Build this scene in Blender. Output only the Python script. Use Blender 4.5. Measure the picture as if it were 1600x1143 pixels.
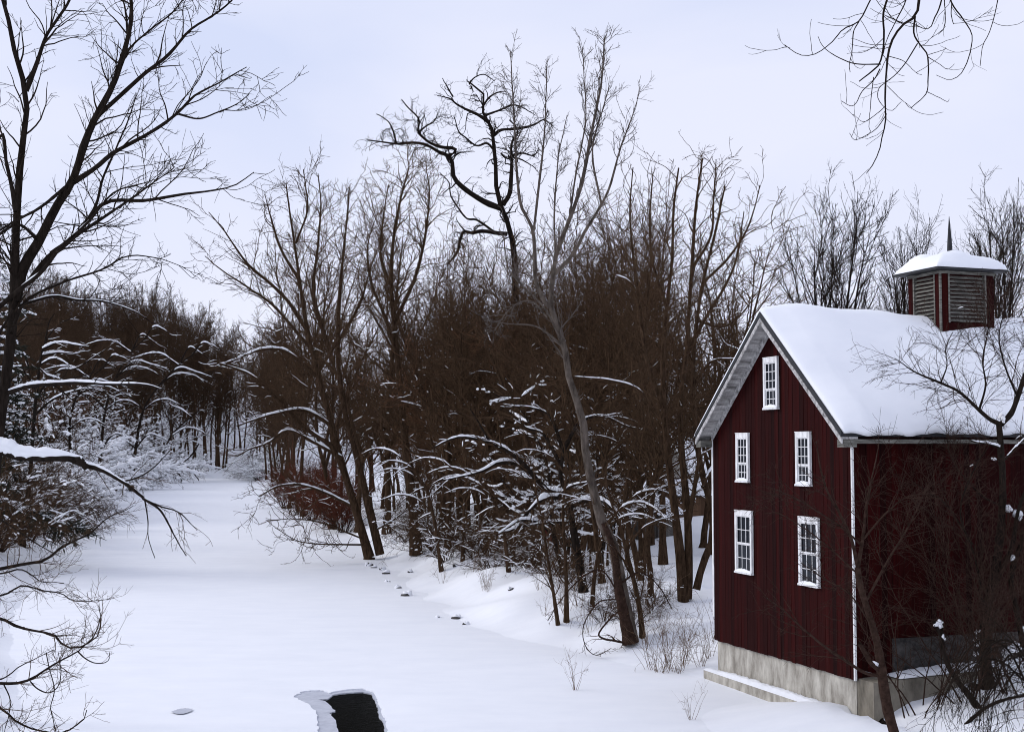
import bpy, math
import numpy as np
from mathutils import Vector
from mathutils.geometry import delaunay_2d_cdt

S = bpy.context.scene
C = S.collection
for o in list(bpy.data.objects):
    bpy.data.objects.remove(o)

# ------------------------------------------------------------------ camera, sky, sun, exposure
H = 7.8                        # camera height above the frozen river
F = 2078.0                     # focal length in pixels of a 1600 px wide picture
PITCH = math.atan(127 / F)
cam = bpy.data.cameras.new('camera')
cam.sensor_width = 36
cam.lens = 36 * F / 1600
cam.clip_start = 0.1
cam.clip_end = 5000
co = bpy.data.objects.new('camera', cam)
co.location = (0, 0, H)
co.rotation_euler = (math.pi / 2 + PITCH, 0, 0)
C.objects.link(co)
S.camera = co

SUN_EL, SUN_AZ = math.radians(32), math.radians(-78)     # azimuth from +Y towards +X
W = bpy.data.worlds.new('World')
S.world = W
W.use_nodes = True
nt = W.node_tree
nt.nodes.clear()
N = nt.nodes.new
out = N('ShaderNodeOutputWorld'); bg = N('ShaderNodeBackground')
sky = N('ShaderNodeTexSky'); sky.sky_type = 'NISHITA'; sky.sun_disc = False
sky.sun_elevation = SUN_EL; sky.sun_rotation = SUN_AZ
tc = N('ShaderNodeTexCoord'); mp = N('ShaderNodeMapping'); mp.inputs['Scale'].default_value = (1.0, 1.0, 2.6)
mp.inputs['Rotation'].default_value = (0.15, 0.25, 0.4)
ns = N('ShaderNodeTexNoise'); ns.inputs['Scale'].default_value = 2.3; ns.inputs['Detail'].default_value = 5
ns.inputs['Roughness'].default_value = 0.45
ns.inputs['Distortion'].default_value = 0.3
rp = N('ShaderNodeValToRGB')
e = rp.color_ramp.elements
e[0].position = 0.38; e[0].color = (.625, .68, .88, 1)
e[1].position = 0.60; e[1].color = (.75, .775, .925, 1)
sx = N('ShaderNodeSeparateXYZ')
hz = N('ShaderNodeMapRange'); hz.inputs[1].default_value = 0.0; hz.inputs[2].default_value = 0.28
hz.inputs[3].default_value = 1.0; hz.inputs[4].default_value = 0.0
mx1 = N('ShaderNodeMix'); mx1.data_type = 'RGBA'; mx1.inputs[7].default_value = (.80, .81, .945, 1)
mul = N('ShaderNodeMix'); mul.data_type = 'RGBA'; mul.blend_type = 'MULTIPLY'; mul.inputs[0].default_value = 1
mul.inputs[7].default_value = (10.4, 10.4, 10.4, 1)
mx2 = N('ShaderNodeMix'); mx2.data_type = 'RGBA'; mx2.inputs[0].default_value = 0.93
L = nt.links.new
L(tc.outputs['Generated'], mp.inputs[0]); L(mp.outputs[0], ns.inputs[0]); L(ns.outputs[0], rp.inputs[0])
L(tc.outputs['Generated'], sx.inputs[0]); L(sx.outputs[2], hz.inputs[0]); L(hz.outputs[0], mx1.inputs[0])
L(rp.outputs[0], mx1.inputs[6]); L(mx1.outputs[2], mul.inputs[6])
L(sky.outputs[0], mx2.inputs[6]); L(mul.outputs[2], mx2.inputs[7]); L(mx2.outputs[2], bg.inputs[0])
bg.inputs[1].default_value = 0.1
L(bg.outputs[0], out.inputs[0])

sl = bpy.data.lights.new('sun', 'SUN')
sl.energy = 1.4; sl.angle = math.radians(25); sl.color = (1.0, .96, .92)
so = bpy.data.objects.new('sun', sl)
sd = Vector((math.sin(SUN_AZ) * math.cos(SUN_EL), math.cos(SUN_AZ) * math.cos(SUN_EL), math.sin(SUN_EL)))
so.rotation_euler = (-sd).to_track_quat('-Z', 'Y').to_euler()
so.location = sd * 100
C.objects.link(so)
S.view_settings.view_transform = 'Standard'
S.view_settings.look = 'None'
S.view_settings.exposure = 0.13
S.view_settings.gamma = 1.0
S.cycles.filter_width = 1.0
S.cycles.max_bounces = 6
S.cycles.diffuse_bounces = 3

# ------------------------------------------------------------------ helpers
rng = np.random.default_rng(11)
ct, st = math.cos(PITCH), math.sin(PITCH)


def at(px, py, Y):
    """world point at distance Y (metres along the ground) seen at photo pixel px, py"""
    u, v = (px - 800) / F, (571 - py) / F
    dy, dz = ct - v * st, st + v * ct
    return np.array([u / dy * Y, Y, H + dz / dy * Y])


def gx(px, py, z=0.0):
    """ground point at height z seen at photo pixel px, py"""
    u, v = (px - 800) / F, (571 - py) / F
    dy, dz = ct - v * st, st + v * ct
    Y = (z - H) * dy / dz
    return np.array([u / dy * Y, Y, z])


def nrm(a):
    return a / np.maximum(np.linalg.norm(a, axis=-1, keepdims=True), 1e-9)


def sm(x):
    x = np.clip(x, 0, 1)
    return x * x * (3 - 2 * x)


def mat(name, base, rough=0.9, var=0.35, scale=6.0, stretch=(1, 1, 1), bump=0.0, bscale=30.0, second=None, spec=0.25, coord='Object'):
    m = bpy.data.materials.new(name)
    m.use_nodes = True
    t = m.node_tree
    b = t.nodes['Principled BSDF']
    b.inputs['Roughness'].default_value = rough
    b.inputs['Specular IOR Level'].default_value = spec
    tcn = t.nodes.new('ShaderNodeTexCoord')
    mpn = t.nodes.new('ShaderNodeMapping'); mpn.inputs['Scale'].default_value = stretch
    t.links.new(tcn.outputs[coord], mpn.inputs[0])
    nz = t.nodes.new('ShaderNodeTexNoise'); nz.inputs['Scale'].default_value = scale
    nz.inputs['Detail'].default_value = 6; nz.inputs['Roughness'].default_value = .65
    t.links.new(mpn.outputs[0], nz.inputs[0])
    r = t.nodes.new('ShaderNodeValToRGB')
    lo = [max(0, c * (1 - var)) for c in base] + [1]
    hi = [min(1, c * (1 + var)) for c in (second or base)] + [1]
    r.color_ramp.elements[0].position = .32; r.color_ramp.elements[0].color = lo
    r.color_ramp.elements[1].position = .68; r.color_ramp.elements[1].color = hi
    t.links.new(nz.outputs[0], r.inputs[0]); t.links.new(r.outputs[0], b.inputs['Base Color'])
    if bump:
        nb = t.nodes.new('ShaderNodeTexNoise'); nb.inputs['Scale'].default_value = bscale
        nb.inputs['Detail'].default_value = 5
        t.links.new(mpn.outputs[0], nb.inputs[0])
        bp = t.nodes.new('ShaderNodeBump'); bp.inputs['Strength'].default_value = bump
        bp.inputs['Distance'].default_value = .05
        t.links.new(nb.outputs[0], bp.inputs['Height']); t.links.new(bp.outputs[0], b.inputs['Normal'])
    return m


M = {}
M['bark'] = mat('bark', (.030, .017, .0095), second=(.058, .036, .022), scale=9, stretch=(1, 1, .25), bump=.8, bscale=22, spec=.04)
M['bark_dark'] = mat('dark_bark', (.011, .008, .006), second=(.020, .015, .012), scale=9, stretch=(1, 1, .3), bump=.8, bscale=22, spec=.04)
M['bark_pale'] = mat('pale_bark', (.055, .043, .034), second=(.11, .09, .075), scale=5, stretch=(1, 1, .4), bump=.5, bscale=25, spec=.04)
M['bark_red'] = mat('red_brown_bark', (.026, .014, .010), second=(.04, .024, .018), scale=8, spec=.04)
M['twig'] = mat('twig', (.044, .025, .013), second=(.072, .044, .026), scale=3, spec=.04)
M['twig_pale'] = mat('pale_twig', (.07, .058, .05), second=(.105, .09, .08), scale=3, spec=.04)
M['twig_red'] = mat('red_twig', (.075, .022, .012), second=(.10, .036, .022), scale=3, spec=.04)
M['twig_far'] = mat('far_twig', (.040, .023, .013), second=(.062, .039, .024), scale=3, spec=.04)
M['twig_dark'] = mat('dark_twig', (.014, .0095, .0065), second=(.022, .016, .012), scale=3, spec=.04)
M['twig_brown'] = mat('brown_twig', (.09, .044, .023), second=(.13, .068, .037), scale=3, spec=.04)
M['straw'] = mat('dry_stem', (.12, .07, .045), second=(.16, .11, .07), scale=3, spec=.04)
M['needle'] = mat('needles', (.011, .014, .008), second=(.019, .022, .013), scale=4)
M['snow'] = mat('snow', (.83, .85, .885), rough=.75, var=.012, second=(.86, .875, .90), scale=.6, bump=.2, bscale=1.6, stretch=(.7, 1.5, 1), spec=.15)
M['snow_tree'] = mat('branch_snow', (.86, .87, .89), rough=.8, var=.01, scale=2, spec=.2)
M['siding'] = None


def link(name, me, parent=None):
    o = bpy.data.objects.new(name, me)
    C.objects.link(o)
    if parent is not None:
        o.parent = parent
    return o


def tag(o, label, cat, group=None):
    o['label'] = label
    o['category'] = cat
    if group:
        o['group'] = group
    return o


def empty(name, loc, rz=0.0):
    o = link(name, None)
    o.location = loc
    o.rotation_euler = (0, 0, rz)
    o.empty_display_size = .5
    return o


def quads_mesh(name, V, Q, mats, mi=None, smooth=True):
    me = bpy.data.meshes.new(name)
    V = np.asarray(V, np.float32).reshape(-1, 3); Q = np.asarray(Q, np.int32).reshape(-1, 4)
    me.vertices.add(len(V)); me.vertices.foreach_set('co', V.ravel())
    me.loops.add(Q.size); me.loops.foreach_set('vertex_index', Q.ravel())
    me.polygons.add(len(Q))
    me.polygons.foreach_set('loop_start', np.arange(0, Q.size, 4, dtype=np.int32))
    me.polygons.foreach_set('use_smooth', np.full(len(Q), smooth))
    for m in mats:
        me.materials.append(m)
    if mi is not None:
        me.polygons.foreach_set('material_index', np.asarray(mi, np.int32))
    me.update(calc_edges=True)
    return me


def tube(P, R, s):
    """n polylines of k points with radii -> verts, quads"""
    n, k, _ = P.shape
    T = np.empty_like(P)
    T[:, 1:-1] = P[:, 2:] - P[:, :-2]
    T[:, 0] = P[:, 1] - P[:, 0]; T[:, -1] = P[:, -1] - P[:, -2]
    T = nrm(T)
    ch = nrm(P[:, -1] - P[:, 0] + 1e-6)
    ax = np.zeros((n, 3)); ax[np.arange(n), np.argmin(np.abs(ch), axis=1)] = 1
    ref = nrm(np.cross(ch, ax))[:, None, :]
    U = nrm(np.cross(T, np.broadcast_to(ref, T.shape)))
    Vv = np.cross(T, U)
    a = np.arange(s) * 2 * np.pi / s
    ring = U[:, :, None, :] * np.cos(a)[None, None, :, None] + Vv[:, :, None, :] * np.sin(a)[None, None, :, None]
    V = P[:, :, None, :] + ring * R[:, :, None, None]
    b = (np.arange(n) * k * s)[:, None, None] + (np.arange(k - 1) * s)[None, :, None]
    j = np.arange(s)[None, None, :]; j2 = (j + 1) % s
    Q = np.stack([b + j, b + j2, b + s + j2, b + s + j], axis=-1)
    return V.reshape(-1, 3), Q.reshape(-1, 4)


def tubes_mesh(name, sets, m, mats=None):
    """sets: list of (P, R, sides[, material index])"""
    Vs, Qs, Is, off = [], [], [], 0
    for t in sets:
        v, q = tube(*t[:3])
        Vs.append(v); Qs.append(q + off); off += len(v)
        Is.append(np.full(len(q), t[3] if len(t) > 3 else 0))
    return quads_mesh(name, np.concatenate(Vs), np.concatenate(Qs), mats or [m], np.concatenate(Is))


def resample(pts, K):
    """Catmull-Rom through pts, K samples spaced by length"""
    p = np.asarray(pts, float)
    if len(p) == 2:
        p = np.array([p[0], (p[0] + p[1]) / 2, p[1]])
    q = np.vstack([2 * p[0] - p[1], p, 2 * p[-1] - p[-2]])
    o = []
    for i in range(1, len(q) - 2):
        t = np.linspace(0, 1, 9)[:-1, None]
        a, b, c, d = q[i - 1], q[i], q[i + 1], q[i + 2]
        o.append(.5 * (2 * b + (c - a) * t + (2 * a - 5 * b + 4 * c - d) * t * t + (3 * b - a - 3 * c + d) * t ** 3))
    o = np.vstack(o + [p[-1:]])
    l = np.r_[0, np.cumsum(np.linalg.norm(np.diff(o, axis=0), axis=1))]
    tt = np.linspace(0, l[-1], K)
    return np.stack([np.interp(tt, l, o[:, j]) for j in range(p.shape[1])], axis=1)


def plen(P):
    return np.linalg.norm(np.diff(P, axis=1), axis=2).sum(axis=1)


def grow(r, P, R, n, ang, length, k=4, t0=.2, t1=1.0, up=.05, wig=.12, rr=.6, rmin=.006, rmax=9, fall=.5, rel=True, angj=.22, flat=0.0, tippow=.9, lmin=.05):
    """n children growing off the polylines P (chosen by length)"""
    pl = plen(P)
    par = np.sort(r.choice(len(P), n, p=pl / pl.sum()))
    kk = P.shape[1]
    t = t0 + (t1 - t0) * r.random(n)
    x = t * (kk - 1); i = np.minimum(x.astype(int), kk - 2); f = (x - i)[:, None]
    S0 = P[par, i] * (1 - f) + P[par, i + 1] * f
    T = nrm(P[par, i + 1] - P[par, i])
    rpar = R[par, i] * (1 - f[:, 0]) + R[par, i + 1] * f[:, 0]
    h = nrm(np.cross(T, r.normal(size=(n, 3))))
    if flat:
        h[:, 2] *= 1 - flat; h = nrm(h)
    a = (ang + r.normal(size=n) * angj)[:, None]
    D = nrm(T * np.cos(a) + h * np.sin(a))
    Ln = length * (pl[par] if rel else 1) * (1 - fall * t) * np.exp(r.normal(size=n) * .28)
    Ln = np.maximum(Ln, lmin)
    st_ = (Ln / k)[:, None]
    pts = [S0]
    for j in range(k):
        D = nrm(D + r.normal(size=(n, 3)) * wig + np.array([0, 0, up]))
        pts.append(pts[-1] + D * st_)
    Pn = np.stack(pts, axis=1)
    r0 = np.minimum(rpar * rr * (.75 + .4 * r.random(n)), rmax)
    r0 = np.maximum(r0, rmin)
    s = np.linspace(0, 1, k + 1)
    Rn = rmin * .7 + (r0 - rmin * .7)[:, None] * (1 - s)[None, :] ** tippow
    return Pn, Rn


def snow_on(r, P, R, prob, thick=.7, extra=.015, m=9, rmin=.0, frac=(.3, 1.0), steep=.82):
    """lumpy lines of snow lying on the upper side of branches -> (P, R, sides)"""
    n, k, _ = P.shape
    chd = nrm(P[:, -1] - P[:, 0])
    pick = np.where((r.random(n) < prob * (1.15 - np.abs(chd[:, 2]))) & (R[:, 0] > rmin))[0]
    if len(pick) == 0:
        return None
    P = P[pick]; R = R[pick]; n = len(pick)
    ln = frac[0] + (frac[1] - frac[0]) * r.random(n)
    a = (1 - ln) * r.random(n)
    t = a[:, None] + ln[:, None] * np.linspace(0, 1, m)[None, :]
    x = t * (k - 1); i = np.minimum(x.astype(int), k - 2); f = x - i
    ii = np.arange(n)[:, None]
    Q = P[ii, i] * (1 - f)[..., None] + P[ii, i + 1] * f[..., None]
    q = R[ii, i] * (1 - f) + R[ii, i + 1] * f
    T = nrm(np.gradient(Q, axis=1))
    horiz = np.clip((steep - np.abs(T[..., 2])) / .35, 0, 1)
    prof = np.sin(np.linspace(0.06, 1, m) * np.pi * .98) ** .35
    lump = .75 + .5 * r.random((n, m))
    rs = (q * thick + extra) * horiz * prof[None, :] * lump + .0005
    Q = Q.copy()
    Q[..., 2] += q * .75 + rs * .35 - (1 - horiz) * q
    return Q, rs, 6


def tip_radius(R, a=.4):
    return R


# ------------------------------------------------------------------ river, ground
RB = [gx(372, 742), gx(395, 757), gx(430, 788), gx(520, 832), gx(578, 872), gx(640, 938), gx(720, 985), gx(850, 1012), gx(960, 1042), gx(1125, 1072)]
RB = [(p[0], p[1]) for p in RB] + [(9.3, 37.2), (10.6, 31), (12.0, 22), (12.8, 10), (13, -30)]
LB = [(-9, -30), (-9.5, 12), (-10.2, 25), (-12.6, 36), (-16.5, 46), (-22, 60), (-28, 80), (-38, 112), (-52, 160), (-66, 215), (-76, 285), (-77, 330)]
POLY = np.array(RB + LB)


def river_dist(x, y):
    """signed distance to the river outline, positive on land"""
    p = np.stack([x, y], -1)
    best = np.full(x.shape, 1e9); inside = np.zeros(x.shape, bool)
    n = len(POLY)
    for i in range(n):
        a, b = POLY[i], POLY[(i + 1) % n]
        ab = b - a
        t = np.clip(((p - a) @ ab) / (ab @ ab), 0, 1)
        d = np.hypot(p[..., 0] - a[0] - t * ab[0], p[..., 1] - a[1] - t * ab[1])
        best = np.minimum(best, d)
        c = ((a[1] > y) != (b[1] > y)) & (x < (b[0] - a[0]) * (y - a[1]) / (b[1] - a[1] + 1e-12) + a[0])
        inside ^= c
    return np.where(inside, -best, best)


_w = [(rng.normal(size=2) * s, rng.random() * 6.28, a) for s, a, c in ((2.2, .035, 7), (.9, .09, 8), (.35, .16, 8), (.12, .5, 6)) for _ in range(c)]


def wob(x, y, lo=0, hi=99):
    z = 0
    for i, (k, p, a) in enumerate(_w[lo:hi]):
        z = z + a * .45 * np.sin(k[0] * x + k[1] * y + p)
    return z


def ground(x, y):
    x = np.asarray(x, float); y = np.asarray(y, float)
    d = river_dist(x, y)
    mid = np.interp(y, [-30, 36, 60, 90, 118, 176, 345], [2, -1, -9, -19, -27, -42, -74])
    right = x > mid
    hr = 1.15 * sm(d / 5.5) + 2.2 * sm((d - 5) / 55) + 16 * sm((d - 70) / 190)
    hl = 1.5 * sm(d / 4) + 2.5 * sm((d - 2) / 22) + 24 * sm((d - 12) / 110)
    h = np.where(right, hr, hl)
    far = sm((y - 325) / 130) * sm((d) / 60)
    h = np.maximum(h, 1.5 * sm(d / 6) + 27 * far)
    amp = sm(d / 4)
    h = h + .30 * sm(d / 2.5) * sm((22 - d) / 10) * (y < 130) * np.sin(.9 * x + 1.3 * np.sin(.5 * y)) * np.sin(.7 * y + 1.1 * np.sin(.6 * x + 1))
    h = h + amp * (wob(x, y, 0, 23) * .55 + wob(x, y, 23, 29) * sm(d / 60) * .8)
    h = np.where(d < 0, -1.2 * sm(-d / 3) - .05, h)
    # level ground round the mill
    lx = (x - 9.55) * .943 + (y - 37.4) * .332; ly = -(x - 9.55) * .332 + (y - 37.4) * .943
    inb = (lx > -1.4) & (lx < 18) & (ly > .2) & (ly < 9)
    h = np.where(inb, np.minimum(h, .12), h)
    drift = .74 * sm((5.6 - ly) / 5.8) * np.exp(-((lx + .4) / np.where(lx < -.4, 2.6, 1.2)) ** 2) * ((ly > -6) & (lx < .3))
    h = np.maximum(h, np.where(drift > .025, drift - .06 + .12 * wob(x, y, 0, 15), h))
    side = .2 + .68 * sm((lx + .3) / 1.9) + .75 * sm((lx - 1.4) / 3.6)
    ws = sm((lx + .6) / .7) * sm((ly + 9) / 6) * (ly < .3)
    h = h * (1 - ws) + (side + .2 * wob(x, y, 0, 23)) * ws
    return h


def gz(x, y):
    return float(ground(np.array([x]), np.array([y]))[0])


def axis(segs):
    o = [segs[0][0]]
    for a, b, s in segs:
        o += list(np.linspace(a, b, max(2, int(round((b - a) / s)) + 1))[1:])
    return np.array(o)


ys = axis([(-40, 20, 4), (20, 70, .5), (70, 140, 1.4), (140, 420, 5), (420, 1400, 60)])
xs = axis([(-1000, -200, 60), (-200, -60, 5), (-60, -22, 1.6), (-22, 26, .5), (26, 70, 1.6), (70, 220, 6), (220, 1000, 60)])
X, Yg = np.meshgrid(xs, ys)
Z = ground(X.ravel(), Yg.ravel())
nx, ny = len(xs), len(ys)
idx = np.arange(nx * ny).reshape(ny, nx)
Q = np.stack([idx[:-1, :-1], idx[:-1, 1:], idx[1:, 1:], idx[1:, :-1]], -1).reshape(-1, 4)
go = link('ground', quads_mesh('ground', np.stack([X.ravel(), Yg.ravel(), Z], -1), Q, [M['snow']]))
go['kind'] = 'structure'

# frozen river: one snow-covered sheet with an opening
def px_poly(pts, z=0.0):
    return [gx(a, b, z)[:2] for a, b in pts]


water_px = [(497, 1091), (512, 1090), (522, 1083), (548, 1080), (566, 1079), (580, 1082), (586, 1092), (590, 1105), (592, 1118), (599, 1126), (601, 1140), (606, 1165), (612, 1200), (520, 1200), (528, 1165), (529, 1143), (525, 1125), (514, 1112), (524, 1109), (516, 1100), (508, 1093)]
ice_px = [(459, 1088), (470, 1080), (484, 1078), (505, 1078), (515, 1082), (520, 1080), (548, 1076), (566, 1075), (584, 1080), (590, 1092), (595, 1105), (597, 1116), (603, 1124), (606, 1140), (611, 1165), (617, 1200), (493, 1200), (496, 1165), (497, 1143), (497, 1128), (494, 1112), (483, 1100), (470, 1094)]


def jag(poly, r, a):
    p = np.array(poly + poly[:1])
    o = []
    for i in range(len(p) - 1):
        for t in np.linspace(0, 1, 7)[:-1]:
            o.append(p[i] * (1 - t) + p[i + 1] * t + (r.normal(size=2) * a if t > 0 else 0))
    return np.array(o)


wat = jag(px_poly(water_px), rng, .018)
ice = jag(px_poly(ice_px), rng, .02)


def inpoly(x, y, poly):
    c = np.zeros(np.shape(x), bool)
    for i in range(len(poly)):
        a, b = poly[i], poly[(i + 1) % len(poly)]
        c ^= ((a[1] > y) != (b[1] > y)) & (x < (b[0] - a[0]) * (y - a[1]) / (b[1] - a[1] + 1e-12) + a[0])
    return c


def sheet_with_hole(name, outer_pts, hole, zf, m, keep=None):
    n0 = len(outer_pts)
    ok = ~inpoly(outer_pts[:, 0], outer_pts[:, 1], hole)
    o = outer_pts[ok]
    v = [Vector(p) for p in o] + [Vector(p) for p in hole]
    ed = [(len(o) + i, len(o) + (i + 1) % len(hole)) for i in range(len(hole))]
    extra = []
    if keep is not None:
        b = len(v); v += [Vector(p) for p in keep]
        ed += [(b + i, b + (i + 1) % len(keep)) for i in range(len(keep))]
    vv, ee, ff, *_ = delaunay_2d_cdt(v, ed, [], 0, 1e-5)
    A = np.array([[q.x, q.y] for q in vv])
    cen = np.array([A[list(f)].mean(0) for f in ff])
    k = ~inpoly(cen[:, 0], cen[:, 1], hole)
    if keep is not None:
        k &= inpoly(cen[:, 0], cen[:, 1], keep)
    ff = [list(f) for f, g in zip(ff, k) if g]
    zz = zf(A[:, 0], A[:, 1])
    me = bpy.data.meshes.new(name)
    me.from_pydata([(a[0], a[1], z) for a, z in zip(A, zz)], [], ff)
    for p in me.polygons:
        p.use_smooth = True
    me.materials.append(m)
    return me


gxs = axis([(-130, -30, 6), (-30, 16, .8), (16, 40, 4)]); gys = axis([(-40, 20, 5), (20, 60, .8), (60, 120, 2.5), (120, 360, 8)])
GX, GY = np.meshgrid(gxs, gys)
pts = np.stack([GX.ravel(), GY.ravel()], -1) + rng.normal(size=(GX.size, 2)) * .03
rings = []
cI = ice.mean(0)
for s_, off in ((1.06, .06), (1.15, .2), (1.35, .5)):
    rings.append(cI + (ice[::3] - cI) * s_)
pts = np.concatenate([pts] + rings)


def ice_z(x, y):
    d = np.min(np.hypot(x[:, None] - ice[None, ::2, 0], y[:, None] - ice[None, ::2, 1]), axis=1)
    z = wob(x, y, 0, 23) * .10 + .05
    return z * (d > .01) * sm(d / 1.2) + .018 * np.exp(-((d - .25) / .3) ** 2) + .008


fr = link('frozen_river', sheet_with_hole('frozen_river', pts, ice, ice_z, M['snow']))
fr['kind'] = 'structure'
M['ice'] = mat('grey_ice', (.44, .46, .52), rough=.5, var=.06, second=(.55, .57, .62), scale=2.2, bump=.05, bscale=6, coord='Object')
ipts = np.stack(np.meshgrid(np.linspace(-9, -2, 30), np.linspace(31, 44, 40)), -1).reshape(-1, 2)
ipts = ipts[inpoly(ipts[:, 0], ipts[:, 1], ice)]
ti = link('thin_ice', sheet_with_hole('thin_ice', ipts, wat, lambda x, y: -.012 + 0 * x, M['ice'], keep=ice))
ti['kind'] = 'structure'
def skirt(name, poly, ztop, zbot, m, parent):
    n = len(poly)
    V = [(a[0], a[1], z) for a, z in zip(poly, ztop)] + [(a[0], a[1], zbot) for a in poly]
    Qk = [(i, (i + 1) % n, n + (i + 1) % n, n + i) for i in range(n)]
    return link(name, quads_mesh(name, V, Qk, [m]), parent)


skirt('snow_edge', ice, ice_z(ice[:, 0], ice[:, 1]), -.2, M['snow'], fr)
skirt('ice_edge', wat, np.full(len(wat), -.012), -.2, M['ice'], ti)
mw = bpy.data.materials.new('dark_water'); mw.use_nodes = True
b = mw.node_tree.nodes['Principled BSDF']
b.inputs['Base Color'].default_value = (.005, .005, .004, 1); b.inputs['Roughness'].default_value = .12
b.inputs['Specular IOR Level'].default_value = .5
b.inputs['IOR'].default_value = 1.016
nz = mw.node_tree.nodes.new('ShaderNodeTexNoise'); nz.inputs['Scale'].default_value = 6
tcw = mw.node_tree.nodes.new('ShaderNodeTexCoord'); mpw = mw.node_tree.nodes.new('ShaderNodeMapping'); mpw.inputs['Scale'].default_value = (1, 2.2, 1)
mw.node_tree.links.new(tcw.outputs['Object'], mpw.inputs[0]); mw.node_tree.links.new(mpw.outputs[0], nz.inputs[0])
bpn = mw.node_tree.nodes.new('ShaderNodeBump'); bpn.inputs['Strength'].default_value = .35; bpn.inputs['Distance'].default_value = .08
mw.node_tree.links.new(nz.outputs[0], bpn.inputs['Height']); mw.node_tree.links.new(bpn.outputs[0], b.inputs['Normal'])
wo = link('water', quads_mesh('water', [(-12, 28, -.05), (1, 28, -.05), (1, 48, -.05), (-12, 48, -.05)], [(0, 1, 2, 3)], [mw]))
wo['kind'] = 'structure'
# small wet patch of ice further left
pp = jag(px_poly([(267, 1112), (277, 1108), (290, 1106), (301, 1107), (299, 1111), (288, 1115), (276, 1115)], .06), rng, .02)
me = bpy.data.meshes.new('wet_ice'); me.from_pydata([(a, b_, .085) for a, b_ in pp], [], [list(range(len(pp)))]); me.materials.append(M['ice'])
w2 = link('wet_ice', me); w2['kind'] = 'structure'


# ------------------------------------------------------------------ box-built things
class MB:
    def __init__(s):
        s.v = []; s.f = []

    def hexa(s, p):
        """eight corners: bottom ring 0-3, top ring 4-7"""
        b = len(s.v); s.v += [tuple(map(float, q)) for q in p]
        for q in ((0, 3, 2, 1), (4, 5, 6, 7), (0, 1, 5, 4), (1, 2, 6, 5), (2, 3, 7, 6), (3, 0, 4, 7)):
            s.f.append([b + i for i in q])
        return s

    def box(s, x0, x1, y0, y1, z0, z1):
        return s.hexa([(x0, y0, z0), (x1, y0, z0), (x1, y1, z0), (x0, y1, z0), (x0, y0, z1), (x1, y0, z1), (x1, y1, z1), (x0, y1, z1)])

    def poly(s, pts):
        b = len(s.v); s.v += [tuple(map(float, q)) for q in pts]; s.f.append(list(range(b, b + len(pts))))
        return s

    def build(s, name, m, parent=None, smooth=False):
        me = bpy.data.meshes.new(name)
        me.from_pydata(s.v, [], s.f)
        for p in me.polygons:
            p.use_smooth = smooth
        me.materials.append(m)
        return link(name, me, parent)


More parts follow.
